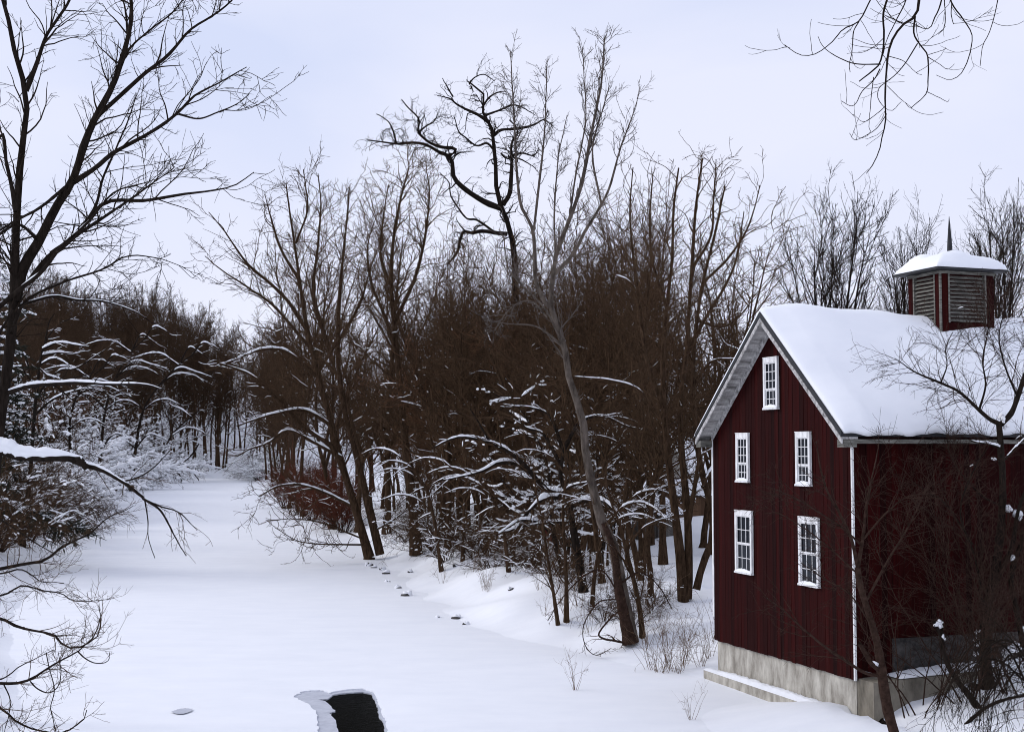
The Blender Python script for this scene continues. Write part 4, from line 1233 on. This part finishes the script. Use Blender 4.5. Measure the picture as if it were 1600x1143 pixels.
# pale tree
h = Hero('pale_tree', (987, 1003, 40), 'pale grey slender tree leaning up from the bank in front of the dark wood', seed=13, bark='bark_pale', twig='twig_pale')
h.limb([(987, 1003), (978, 955), (969, 909), (959, 854), (940, 815), (927, 765), (915, 710), (909, 649), (890, 600), (880, 540), (862, 490), (858, 470), (862, 436), (867, 397), (887, 345), (907, 286), (922, 207), (938, 129), (942, 58)], 18, 2)
h.limb([(858, 480), (845, 460), (836, 432), (836, 404), (832, 357), (814, 320), (808, 270), (805, 220), (802, 168), (796, 81)], 7, 1.3, 1.5)
h.limb([(864, 430), (895, 397), (914, 361), (938, 322), (954, 286), (970, 227), (985, 190), (997, 155)], 6.5, 1.3, -1.5)
h.limb([(834, 360), (842, 290), (851, 207), (857, 95)], 4.5, 1.2, 1)
h.limb([(890, 340), (900, 270), (915, 190), (912, 130), (908, 75)], 3.5, 1.1, -1)
h.limb([(868, 395), (866, 330), (872, 250), (885, 180)], 3.5, 1.1, 2)
h.limb([(940, 320), (925, 240), (935, 190), (952, 130)], 4, 1.2, 1)
h.limb([(880, 540), (840, 510), (800, 505), (765, 500)], 4, 1, -1.5)
h.limb([(876, 530), (850, 480), (800, 430), (790, 400), (785, 370)], 4, 1, -2)
h.limb([(855, 495), (830, 470), (800, 480), (770, 520)], 3, 1, -2)
h.limb([(895, 400), (930, 390), (960, 370), (990, 340)], 3, 1, 1)
h.finish(n2=190, n3=700, n4=1500, l2=1.3, up=.10, ang=.55, twig=.0075, wig=.15, skip=0, t0=.45, l3=.42)

# wrapped dark foot of the pale tree: climbing vine
h = Hero('climbing_vine', (985, 1004, 40), 'tangled dark vine coiled round the foot of the pale grey tree', 'vine', seed=14, bark='bark_red', twig='twig')
h.Y -= .25
h.limb([(985, 1004), (975, 960), (966, 915), (958, 856), (942, 815)], 20, 8)
h.limb([(985, 1005), (960, 1000), (945, 998), (935, 990), (950, 970), (965, 955)], 4, 2, -.6)
h.limb([(968, 930), (940, 890), (905, 905), (870, 945), (855, 970)], 3, 1.2, -1)
h.limb([(968, 935), (935, 940), (912, 975), (915, 1005), (932, 1020), (955, 1008)], 2.2, 1, -1)
h.limb([(970, 910), (1000, 893), (1030, 915), (1050, 950)], 3, 1.2, 1)
h.finish(n2=60, n3=160, n4=300, l2=.6, up=-.03, twig=.005, t0=.05, wig=.2)

# multi-stemmed clump beside the mill
h = Hero('clump_tree', (1072, 940, 44), 'dark many-stemmed tree clump beside the far corner of the red mill', seed=15)
h.limb([(1068, 948), (1064, 880), (1055, 800), (1045, 720), (1038, 640), (1036, 560), (1042, 480), (1050, 400), (1052, 330), (1060, 262)], 15, 2.5)
h.limb([(1075, 935), (1076, 880), (1074, 800), (1066, 720), (1062, 640), (1070, 560), (1076, 480), (1080, 400), (1085, 320), (1095, 245)], 13, 2.5, 1.5)
h.limb([(1088, 920), (1098, 880), (1112, 845), (1112, 800), (1098, 740), (1088, 680), (1084, 600), (1088, 520), (1100, 440), (1120, 360), (1135, 290)], 12, 2.5, 2)
h.limb([(1074, 830), (1085, 760), (1092, 700), (1085, 640)], 9, 3, -1, snow=.2)
h.limb([(1098, 760), (1110, 735), (1125, 720), (1150, 690)], 7, 3, 3, snow=.9)
h.limb([(1070, 560), (1100, 500), (1130, 450), (1150, 400), (1160, 330)], 7, 1.5, 2)
h.limb([(1038, 640), (1010, 560), (1000, 480), (990, 400), (985, 330), (990, 260)], 8, 1.6, -2)
h.limb([(1042, 480), (1020, 410), (1015, 340), (1020, 270)], 6, 1.5, 1)
h.limb([(1084, 600), (1110, 565), (1140, 560), (1170, 560)], 6, 1.4, -1, snow=.6)
h.limb([(1088, 500), (1130, 510), (1160, 490), (1180, 460)], 5, 1.3, 1)
h.limb([(1100, 440), (1140, 400), (1170, 350), (1185, 290)], 5, 1.3, 2)
h.limb([(1080, 420), (1110, 370), (1115, 310), (1120, 250)], 5, 1.3, -1)
h.limb([(1040, 660), (1000, 610), (960, 595), (920, 590), (890, 588)], 5, 1.2, -2, snow=1.0)
h.limb([(1050, 760), (1035, 700), (1015, 650), (1014, 620)], 5, 2.5, -1, snow=.7)
h.finish(n2=160, n3=520, n4=900, l2=2.4, up=.03, twig=.010, t0=.22, snow=.07, l3=.4, wig=.2, rmax2=.035)

# snow-laden tree in the middle
h = Hero('snow_laden_tree', (912, 925, 46), 'low crooked tree at the wood edge with thick snow along its drooping limbs', seed=16, bark='bark_dark')
h.limb([(912, 925), (905, 880), (898, 840), (892, 800), (885, 770), (875, 740), (880, 700)], 15, 5)
h.limb([(890, 785), (870, 776), (845, 780), (825, 800), (812, 818), (795, 828), (775, 830)], 9.5, 2.0, -2, snow=1.42)
h.limb([(892, 790), (920, 780), (945, 783), (960, 795), (975, 810)], 8.1, 2.6, -2, snow=1.42)
h.limb([(884, 770), (862, 768), (848, 758), (835, 745), (815, 722), (790, 702), (765, 690), (745, 655), (735, 640)], 10.8, 2.0, -2, snow=1.14)
h.limb([(835, 742), (810, 725), (780, 722), (755, 735), (720, 745), (690, 752)], 8.1, 1.7, -1, snow=1.14)
h.limb([(770, 692), (740, 684), (715, 683), (695, 690), (675, 700)], 5.4, 1.6, -1, snow=1.14)
h.limb([(870, 778), (890, 760), (915, 752), (935, 748)], 5.4, 2.0, -2, snow=1.04)
h.limb([(845, 815), (815, 812), (795, 822), (775, 835)], 5.4, 1.7, -2, snow=1.33)
h.limb([(888, 815), (860, 815), (840, 818), (815, 825)], 5.4, 1.7, -2, snow=1.14)
h.limb([(878, 730), (850, 680), (820, 668), (790, 640)], 6.8, 1.7, 1, snow=0.85)
h.limb([(880, 705), (860, 650), (830, 635), (800, 633)], 6.8, 1.7, 1, snow=0.85)
h.limb([(882, 700), (905, 660), (940, 650), (975, 665), (1000, 672)], 6.8, 1.7, 1, snow=0.76)
h.finish(n2=130, n3=700, n4=1700, l2=1.8, up=.0, twig=.007, t0=.2, snow=.4)

# thin dark stems round the foot of the pale tree
for i, (Y_, w_, pts_, lab) in enumerate((
        (50, 6, [(872, 976), (864, 920), (855, 870), (848, 820), (838, 770), (832, 720)], 'thin dark stem rising from the bank left of the pale tree, leaning left'),
        (50, 7, [(885, 972), (885, 910), (883, 860), (879, 800), (884, 740), (880, 690)], 'straight thin dark stem standing left of the pale tree'),
        (60, 10, [(1001, 906), (993, 865), (984, 825), (976, 780), (988, 720), (1000, 660), (1004, 600)], 'dark kinked stem in the snow between the pale tree and the clump'),
        (46, 9, [(1004, 996), (1000, 955), (990, 905), (978, 860), (968, 820), (950, 770), (940, 720)], 'dark leaning stem crossing just right of the pale tree foot'),
        (64, 9, [(998, 905), (1010, 850), (1018, 800), (1024, 740), (1020, 690), (1030, 620)], 'slim dark stem forking right behind the pale tree'),
        (66, 13, [(838, 880), (832, 830), (824, 770), (820, 700), (812, 620), (815, 540)], 'upright dark trunk behind the snowy limbs left of the pale tree'))):
    h = Hero('slender_tree', (*pts_[0], 40), lab, 'tree', seed=60 + i, bark='bark', twig='twig')
    h.limb(pts_, w_, 2, .5 * i - 1)
    a_, b_, c_ = pts_[2], pts_[3], pts_[4]
    h.limb([a_, (a_[0] - 22, a_[1] - 40), (a_[0] - 50, a_[1] - 62)], w_ * .4, 1, -1, snow=.5)
    h.limb([b_, (b_[0] + 25, b_[1] - 35), (b_[0] + 60, b_[1] - 50), (b_[0] + 80, b_[1] - 46)], w_ * .4, 1, 1, snow=.7)
    h.limb([c_, (c_[0] - 25, c_[1] - 30), (c_[0] - 60, c_[1] - 40), (c_[0] - 85, c_[1] - 32)], w_ * .35, 1, -1, snow=.8)
    h.finish(n2=40, n3=150, n4=260, l2=1.3, up=.03, twig=.006, t0=.15, snow=.12)

# wind-bent snowy limbs reaching over the bank
for i, (pts_, lab) in enumerate((
        ([(690, 893), (684, 850), (676, 800), (664, 760), (640, 728), (612, 718), (590, 724)], 'thin bent tree arching left over the bank with snow along its back'),
        ([(795, 893), (788, 840), (775, 790), (750, 757), (718, 742), (690, 745), (668, 756)], 'thin bent tree drooping left below the wood, snow along its top'),
        ([(925, 950), (930, 890), (945, 830), (972, 792), (1005, 785), (1035, 800)], 'thin bent tree curving right behind the pale tree foot'))):
    h = Hero('bent_tree', (*pts_[0], 45), lab, 'tree', seed=160 + i, bark='bark', twig='twig')
    h.limb(pts_, 7, 2, -1, snow=1.3)
    for q_ in (2, 3, 4):
        a_ = pts_[q_]; sg_ = -1 if pts_[-1][0] < pts_[0][0] else 1
        h.limb([a_, (a_[0] + sg_ * 25, a_[1] - 22), (a_[0] + sg_ * 55, a_[1] - 28), (a_[0] + sg_ * 85, a_[1] - 18)], 3, 1.1, q_ - 3, snow=1.3)
        h.limb([a_, (a_[0] + sg_ * 18, a_[1] + 8), (a_[0] + sg_ * 42, a_[1] + 28)], 2.2, 1.0, 3 - q_, snow=1.1)
    h.finish(n2=50, n3=170, n4=240, l2=1.5, up=-.02, twig=.007, t0=.2, snow=.3)

# ---- placed copies
r = np.random.default_rng(77)


def px_place(px, Y):
    return (px - 800) / F * Y


# trunks one can tell apart at the wood's edge
TOPX = [420, 460, 500, 545, 590, 640, 690, 740, 860, 920, 960, 1060, 1110, 1150, 1210]
TOPY = [330, 285, 280, 320, 290, 262, 320, 350, 345, 300, 255, 250, 285, 370, 440]


def clear(px, Y, m):
    return float(river_dist(np.array([px_place(px, Y)]), np.array([Y]))[0]) > m


edge_trees = [(700, 86, 0), (690, 92, 1), (760, 80, 2), (775, 88, 3), (800, 78, 4), (815, 84, 0), (840, 74, 1), (1000, 66, 3), (1110, 82, 1), (1140, 75, 2), (730, 100, 3), (870, 95, 4), (950, 92, 0), (560, 118, 1), (520, 128, 2), (605, 108, 3), (475, 150, 4), (455, 168, 1)]
for i, (px, Y, k) in enumerate(edge_trees):
    sc = top_scale(TALL[k], px, Y, np.interp(px, TOPX, TOPY) + 40 * r.random())
    TALL[k].put('bare_tree', px_place(px, Y), Y, 'bare brown tree at the front edge of the dark wood on the right bank', 'tree', 'trees along the front edge of the wood', r.random() * 6.28, (min(sc, 1.0), min(sc, 1.0), sc))
cnt = 0
while cnt < 22:
    px = 500 + 650 * r.random(); Y = 72 + 50 * r.random()
    if not clear(px, Y, 8) or 735 < px < 870 or (px > 930 and r.random() < .85):
        continue
    k = TALL[r.integers(5)]
    sc = top_scale(k, px, Y, np.interp(px, TOPX, TOPY) + 60 * r.random() ** 2)
    k.put('bare_tree', px_place(px, Y), Y, 'bare brown tree at the front edge of the dark wood on the right bank', 'tree', 'trees along the front edge of the wood', r.random() * 6.28, (min(sc, .85), min(sc, .85), sc), tilt=(.08 * r.normal(), .08 * r.normal()))
    cnt += 1
for px, Y, k, sc in ((905, 70, 2, .75), (940, 62, 2, .6), (1015, 58, 4, .55)):
    TALL[k].put('bare_tree', px_place(px, Y), Y, 'bare brown tree at the front edge of the dark wood on the right bank', 'tree', 'trees along the front edge of the wood', r.random() * 6.28, sc)
cnt = 0
while cnt < 64:
    px = 430 + 715 * r.random(); Y = 100 + 120 * r.random() ** 1.3
    if not clear(px, Y, 6) or (px > 985 and Y < 165):
        continue
    k = TALL[r.integers(5)]
    sc = top_scale(k, px, Y, np.interp(px, [420, 640, 690, 880, 950, 1150], [470, 455, 385, 385, 440, 470]) + 110 * r.random())
    w = min(1.15, sc)
    k.put('bare_tree', px_place(px, Y), Y, 'bare tree among the close-set trunks deep in the wood on the right bank', 'tree', 'trees deep in the right bank wood', r.random() * 6.28, (w, w, sc))
    cnt += 1
cnt = 0
while cnt < 50:
    px = 440 + 560 * r.random(); Y = 66 + 80 * r.random()
    if not clear(px, Y, 4):
        continue
    POLE[r.integers(3)].put('sapling', px_place(px, Y), Y, 'thin bare sapling growing between the bigger trunks of the wood', 'sapling', 'saplings in the right bank wood', r.random() * 6.28, .4 + .5 * r.random())
    cnt += 1
cnt = 0
while cnt < 62:
    px = 500 + 480 * r.random(); Y = 76 + 70 * r.random()
    if not clear(px, Y, 7):
        continue
    THICK[r.integers(3)].put('thicket_tree', px_place(px, Y), Y, 'low densely twigged brown tree filling the wood between taller trunks', 'tree', 'brown understorey trees of the wood', r.random() * 6.28, .45 + .7 * r.random())
    cnt += 1
cnt = 0
while cnt < 8:
    px = 640 + 330 * r.random(); Y = 62 + 34 * r.random()
    if not clear(px, Y, 5):
        continue
    SNOWTREE[r.integers(3)].put('snowy_tree', px_place(px, Y), Y, 'small tree at the wood edge with snow lying along its level branches', 'tree', 'snow-lined small trees of the right bank', r.random() * 6.28, .6 + .4 * r.random())
    cnt += 1
# beyond the mill
for px, Y, k, py, lab in ((1300, 92, 0, 232, 'broad vase-shaped bare tree rising behind the snowy mill roof'), (1412, 104, 1, 285, 'narrower bare tree behind the roof just left of the cupola'), (1556, 96, 0, 240, 'bare tree behind the mill roof just right of the cupola'), (1240, 120, 1, 425, 'small bare tree behind the peak of the mill gable'), (1365, 125, 1, 420, 'low bare tree behind the roof between the two taller trees')):
    sc = top_scale(VASE[k], px, Y, py)
    VASE[k].put('bare_tree', px_place(px, Y), Y, lab, 'tree', None, px * .37, (sc * .8, sc * .8, sc))
# far hillside round the river bend
FX = [-20, 60, 130, 230, 300, 340, 400, 460]
FY = [395, 400, 425, 425, 450, 475, 475, 460]
cnt = 0
while cnt < 165:
    px = -10 + 480 * r.random(); Y = 335 + 105 * r.random()
    if not clear(px, Y, 3):
        continue
    k = FAR[r.integers(4)]
    sc = min(max(top_scale(k, px, Y, np.interp(px, FX, FY) + 70 * r.random()), .7), 1.9)
    k.put('bare_tree', px_place(px, Y), Y, 'bare tree on the snowy hillside at the far bend of the river', 'tree', 'trees on the far hillside', r.random() * 6.28, (1.1, 1.1, sc))
    cnt += 1
cnt = 0
while cnt < 30:
    px = 325 + 140 * r.random(); Y = 215 + 125 * r.random()
    if not clear(px, Y, 3):
        continue
    k = FAR[r.integers(4)]
    sc = min(max(top_scale(k, px, Y, 470 + 120 * r.random()), .35), 1.2)
    k.put('bare_tree', px_place(px, Y), Y, 'bare tree on the right bank where the river bends out of sight', 'tree', 'trees at the river bend on the right bank', r.random() * 6.28, (min(sc * 1.1, 1), min(sc * 1.1, 1), sc))
    cnt += 1
# left bank wood
cnt = 0
while cnt < 75:
    px = -60 + 330 * r.random(); Y = 110 + 215 * r.random()
    x_ = px_place(px, Y)
    if not clear(px, Y, 9) or x_ > -10:
        continue
    k = FAR[r.integers(4)]
    sc = min(max(top_scale(k, px, Y, np.interp(px, FX, FY) + 30 + 110 * r.random()), .3), 1.3)
    k.put('bare_tree', x_, Y, 'bare tree of the wood that slopes up from the left bank', 'tree', 'trees on the left bank', r.random() * 6.28, (min(sc * 1.1, 1), min(sc * 1.1, 1), sc))
    cnt += 1
cnt = 0
while cnt < 26:
    px = 290 + 150 * r.random(); Y = 275 + 75 * r.random()
    if not clear(px, Y, 1):
        continue
    SNOWBUSH[r.integers(3)].put('snowy_shrub', px_place(px, Y), Y, 'snow-dusted shrub closing the far bend of the river', 'shrub', 'snow-dusted shrubs at the river bend', r.random() * 6.28, .8 + .8 * r.random())
    cnt += 1
# snow-laden shrubs and small trees on the left bank
cnt = 0
while cnt < 85:
    Y = 118 + 190 * r.random(); px = 40 + 320 * r.random()
    x_ = px_place(px, Y)
    d = float(river_dist(np.array([x_]), np.array([Y]))[0])
    if d < .8 or d > 14 or x_ > px_place(350, Y):
        continue
    SNOWBUSH[r.integers(3)].put('snowy_shrub', x_, Y, 'arching shrub loaded with snow along the left bank', 'shrub', 'snow-laden shrubs on the left bank', r.random() * 6.28, .8 + .8 * r.random() + Y / 420)
    cnt += 1
cnt = 0
while cnt < 34:
    Y = 100 + 215 * r.random(); px = 30 + 330 * r.random()
    x_ = px_place(px, Y)
    d = float(river_dist(np.array([x_]), np.array([Y]))[0])
    if d < 2 or d > 18:
        continue
    SNOWTREE[r.integers(3)].put('snowy_tree', x_, Y, 'small tree of the left bank with every branch lined by snow', 'tree', 'snow-lined small trees of the left bank', r.random() * 6.28, .8 + .5 * r.random() + Y / 500)
    cnt += 1
FIR.put('fir_tree', px_place(-8, 84), 84, 'tall dark evergreen with snow on its boughs at the left edge behind the big tree', 'tree', None, .4, 1.05)
FIR.put('fir_tree', px_place(28, 104), 104, 'shorter dark evergreen among the snowy shrubs of the left bank', 'tree', None, 4.1, .62)
cnt = 0
while cnt < 45:
    px = -20 + 340 * r.random(); Y = 70 + 250 * r.random()
    x_ = px_place(px, Y)
    if not clear(px, Y, 6) or x_ > -10:
        continue
    THICK[r.integers(3)].put('thicket_tree', x_, Y, 'low densely twigged brown tree in the wood of the left bank', 'tree', 'brown understorey trees of the left bank', r.random() * 6.28, .45 + .5 * r.random() + Y / 700)
    cnt += 1
# brush
for px, Y, sc in ((10, 95, 2.0), (45, 100, 2.0), (80, 110, 1.9), (108, 121, 1.7), (21, 110, 2.0), (60, 118, 1.9), (-10, 90, 2.0), (93, 127, 1.7), (-30, 78, 1.9), (0, 84, 1.6)):
    BRUSH[int(px) % 2].put('brush', px_place(px, Y), Y, 'tangled brown thicket at the foot of the left bank', 'shrub', 'brown thickets on the left bank', px * .9, sc)
for px, Y, sc in ((700, 80, 1.1), (725, 84, 1.2), (745, 78, 1.0), (680, 90, 1.2), (770, 74, .9), (640, 100, 1.2), (860, 66, .8), (985, 52, .55), (1020, 54, .6), (800, 72, .8), (905, 60, .6), (940, 55, .6), (760, 78, .9), (830, 70, .7), (780, 82, 1.0), (655, 95, 1.0), (885, 62, .6)):
    BRUSH[int(px) % 2].put('brush', px_place(px, Y), Y, 'low twiggy bush in the snow below the trunks of the wood', 'shrub', 'low bushes below the wood', px * .9, sc)
for px, Y, sc in ((492, 142, 1.5), (470, 155, 1.7), (515, 132, 1.6), (530, 126, 1.5), (450, 170, 1.7), (505, 150, 1.8), (540, 122, 1.4), (480, 160, 1.8)):
    REDBRUSH[0].put('red_shrub', px_place(px, Y), Y, 'dense red-brown shrub at the water edge under the leaning tree', 'shrub', 'red-brown shrubs on the right bank', px * .7, sc)
for px, Y, sc, lab in ((897, 43.2, 1.0, 'tuft of thin dry stems standing alone in the open snow'), (1075, 38.5, .8, 'tuft of dry stems at the bottom edge of the picture')):
    REED[0].put('dry_stems', px_place(px, Y), Y, lab, 'weed', None, px, sc, z=gz(px_place(px, Y), Y) if gz(px_place(px, Y), Y) > .05 else .05)
for i in range(16):
    px = 1000 + 110 * r.random(); Y = 45.5 + 6 * r.random()
    REED[i % 2].put('dry_stems', px_place(px, Y), Y, 'dry straw-coloured stems in the snow left of the mill corner', 'weed', 'dry stems beside the mill', r.random() * 6, .9 + .6 * r.random())

for i in range(34):
    px = 640 + 380 * r.random(); Y = 50 + 26 * r.random()
    x_ = px_place(px, Y); d = float(river_dist(np.array([x_]), np.array([Y]))[0])
    if not 1 < d < 9:
        continue
    REED[i % 2].put('dry_stems', x_, Y, 'sparse dry stems poking through the snow of the bank below the wood', 'weed', 'dry stems on the right bank', r.random() * 6, .7 + .7 * r.random())

for i, (px, Y, sc, lab) in enumerate(((1432, 36.2, 1.0, 'fine-twigged bare shrub before the long red wall, nearest the mill corner'), (1505, 36.4, 1.15, 'fine-twigged bare shrub before the long red wall, left of the crooked tree'), (1592, 36.0, 1.2, 'fine-twigged bare shrub before the long red wall at the right edge'))):
    TANGLE[i % 2].put('bare_shrub', px_place(px, Y), Y, lab, 'shrub', None, 1.3 * i, sc)

# fallen tree at the bend of the left bank
h = Hero('fallen_tree', (243, 752, 150, 330), 'snow-plastered fallen tree at the far water edge of the left bank', 'fallen tree', seed=21, bark='bark_dark')
h.limb([(243, 748), (262, 735), (285, 720), (300, 708), (312, 690)], 5, 2, 0, snow=2.2)
h.limb([(245, 732), (255, 705), (268, 680), (285, 662), (300, 650), (312, 640)], 4, 1.5, 0, snow=.6)
h.limb([(268, 680), (290, 668), (312, 672), (325, 682)], 2, 1, -2, snow=2.2)
h.limb([(285, 722), (300, 735), (312, 750)], 3, 1.5, -2, snow=.5)
h.limb([(262, 736), (278, 738), (284, 752)], 3, 1.5, -2, snow=1.8)
h.limb([(300, 651), (285, 640), (270, 632), (258, 622)], 2, 1, 2, snow=2.0)
h.finish(n2=60, n3=260, n4=400, l2=5, up=-.03, twig=.014, t0=.1, snow=.9, l3=.3, l4=.4)

# tangle of weeping vines at the lower right
h = Hero('vine_tangle', 28, 'tangle of drooping dark vines in the lower right corner', 'vine', seed=22, bark='bark_dark', twig='twig_dark')
h.limb([(1640, 1150), (1600, 1060), (1570, 1010), (1530, 1000), (1500, 1030), (1480, 1080)], 4, 1.5, .5)
h.limb([(1640, 1120), (1610, 1040), (1580, 1000), (1550, 1005), (1525, 1040), (1510, 1100)], 4, 1.5, -.5)
h.limb([(1600, 1062), (1560, 1030), (1520, 1035), (1490, 1060), (1470, 1110)], 3, 1.2, 1)
h.limb([(1610, 1045), (1590, 1020), (1570, 1030), (1555, 1080), (1550, 1140)], 3, 1.2, 0)
h.limb([(1620, 1080), (1590, 1050), (1560, 1060), (1535, 1100), (1525, 1143)], 3, 1.2, -1)
h.finish(n2=110, n3=420, n4=700, l2=1.2, up=-.22, twig=.0045, t0=.05, wig=.14, l3=.5, rmax2=.01)

h = Hero('curved_branch', (1515, 1130, 24), 'smooth curved dark branch arching out of the snow at the lower right edge', 'branch', seed=23, bark='bark_dark')
h.limb([(1488, 1160), (1510, 1130), (1540, 1105), (1570, 1092), (1600, 1086), (1640, 1084)], 6, 4)
h.finish(n2=6, n3=8, n4=8, l2=.6, twig=.004, rmax2=.006)
h = Hero('fallen_branch', (1440, 1134, 26), 'dark fallen branch half buried in the snow below the mill corner', 'branch', seed=24, bark='bark_dark')
h.limb([(1376, 1104), (1390, 1116), (1410, 1124), (1432, 1132), (1458, 1146), (1480, 1162)], 7, 10)
h.finish(n2=4, n3=6, n4=4, l2=.4, twig=.004, rmax2=.006)
h = Hero('fallen_log', (1560, 1066, 28), 'thick dark log lying by the retaining wall at the right edge', 'log', seed=25, bark='bark_dark')
h.limb([(1520, 1064), (1550, 1060), (1600, 1054), (1660, 1050)], 14, 16, 0, snow=.7)
h.finish(n2=4, n3=6, n4=4, l2=.4, twig=.004, rmax2=.006)


# stones and snow-capped hollows along the ice edge
def rock(px, py, wpx, label, seed):
    q = np.random.default_rng(seed)
    c = gx(px, py, .02)
    c[2] = max(gz(c[0], c[1]), .0)
    w = 1.5 * wpx / F * c[1] / 2
    n = 9; a = np.linspace(.05, math.pi - .05, n)
    P = np.stack([.1 * w * np.sin(a * 2), .1 * w * np.cos(a * 3), -np.cos(a) * w * .55], -1)[None]
    R = (np.sin(a) * w)[None]
    v, f = tube(P, R, 11)
    v = v * (1 + .14 * np.sin(v * 9 / w * .35 + q.random(3) * 6).sum(1, keepdims=True) * .6)
    me = quads_mesh('rock', v, f, [M['stone']])
    o = link('rock', me); o.location = c + np.array([0, 0, w * .1]); o.rotation_euler = (0, 0, q.random() * 6)
    P2 = P + np.array([-.12 * w, .25 * w, w * .38]); R2 = R * .86
    v, f = tube(P2 * np.array([1, 1, .7]), R2, 11)
    v = v * (1 + .06 * np.sin(v * 7 / w + q.random(3) * 6).sum(1, keepdims=True))
    v[:, 2] += .1 * w
    link('snow_cap', quads_mesh('snow_cap', v, f, [M['snow']]), o)
    tag(o, label, 'rock', 'stones along the right bank')


for i, (px, py, w) in enumerate(((577, 884, 9), (584, 887, 7), (597, 890, 8), (603, 896, 9), (606, 909, 6), (622, 919, 8), (634, 931, 12), (686, 965, 7), (713, 967, 10), (728, 976, 7), (798, 956, 6), (641, 898, 6), (711, 909, 5), (818, 911, 14))):
    rock(px, py, w, 'dark snow-capped stone poking through the bank snow beside the ice edge', 900 + i)


# small buildings glimpsed through the wood
def house(name, x, y, rz, w, d, hw, hr, wall, label, cat, win=()):
    z = gz(x, y) - .3
    o = tag(empty(name, (x, y, z), rz), label, cat)
    m_ = MB().box(-w / 2, w / 2, -d / 2, d / 2, 0, hw)
    for sx_ in (-1, 1):
        m_.hexa([(sx_ * w / 2 - .1 * (sx_ > 0), -d / 2, hw + .001), (sx_ * w / 2 + .1 * (sx_ < 0), -d / 2, hw + .001), (sx_ * w / 2 + .1 * (sx_ < 0), d / 2, hw + .001), (sx_ * w / 2 - .1 * (sx_ > 0), d / 2, hw + .001),
                 (sx_ * w / 2 - .1 * (sx_ > 0), -.03, hw + hr), (sx_ * w / 2 + .1 * (sx_ < 0), -.03, hw + hr), (sx_ * w / 2 + .1 * (sx_ < 0), .03, hw + hr), (sx_ * w / 2 - .1 * (sx_ > 0), .03, hw + hr)])
    m_.build('wall', wall, o)
    e = .3
    for sg in (-1, 1):
        q = [(-w / 2 - e, 0, hw + hr + .02), (w / 2 + e, 0, hw + hr + .02), (w / 2 + e, sg * (d / 2 + e), hw + .02 - e * hr / d * 2), (-w / 2 - e, sg * (d / 2 + e), hw + .02 - e * hr / d * 2)]
        rf = MB().hexa(q + [(a, b_, c + .1) for a, b_, c in q]).build('roof', M['roof_metal'], o)
        q = [(a, b_, c + .104) for a, b_, c in q]
        MB().hexa(q + [(a, b_ * .985, c + .3) for a, b_, c in q]).build('roof_snow', M['snow'], rf)
    for wx, wz, ww, wh in win:
        f = MB()
        f.box(wx - ww / 2, wx + ww / 2, -d / 2 - .05, -d / 2 + .02, wz, wz + wh)
        fo = f.build('window', M['white_paint'], o)
        MB().box(wx - ww / 2 + .08, wx + ww / 2 - .08, -d / 2 - .06, -d / 2 - .02, wz + .08, wz + wh - .08).build('pane', M['glass'], fo)
    return o


M['cream'] = mat('cream_siding', (.45, .44, .42), var=.1, scale=2, stretch=(1, 1, 8))
M['brown_boards'] = board_mat('brown_boards', (.13, .075, .045), .2, 0)
M['grey_boards'] = board_mat('grey_boards', (.12, .11, .10), .2, 0)
M['red_paint'] = mat('red_paint', (.16, .006, .008), rough=.6, var=.3)
house('house', px_place(1122, 132), 132, .25, 9, 7, 3.4, 2.6, M['cream'], 'pale house with a snowy roof glimpsed left of the mill', 'house', ((-1.5, 1.4, .8, 1.1), (-2.8, 1.4, .8, 1.1), (1.4, 1.4, .8, 1.1)))
house('shed', px_place(1022, 96), 96, .9, 2.6, 2.2, 2.0, .7, M['grey_boards'], 'grey board shed behind the trunks left of the pale house', 'shed')
house('shed', px_place(1072, 112), 112, .3, 3.4, 2.6, 2.1, .9, M['brown_boards'], 'small brown board shed between the clump trunks and pale house', 'shed')
house('shed', px_place(856, 92), 92, .1, 2.4, 1.8, 1.5, .4, M['red_paint'], 'small bright red shed half hidden behind the snowy limbs', 'shed')
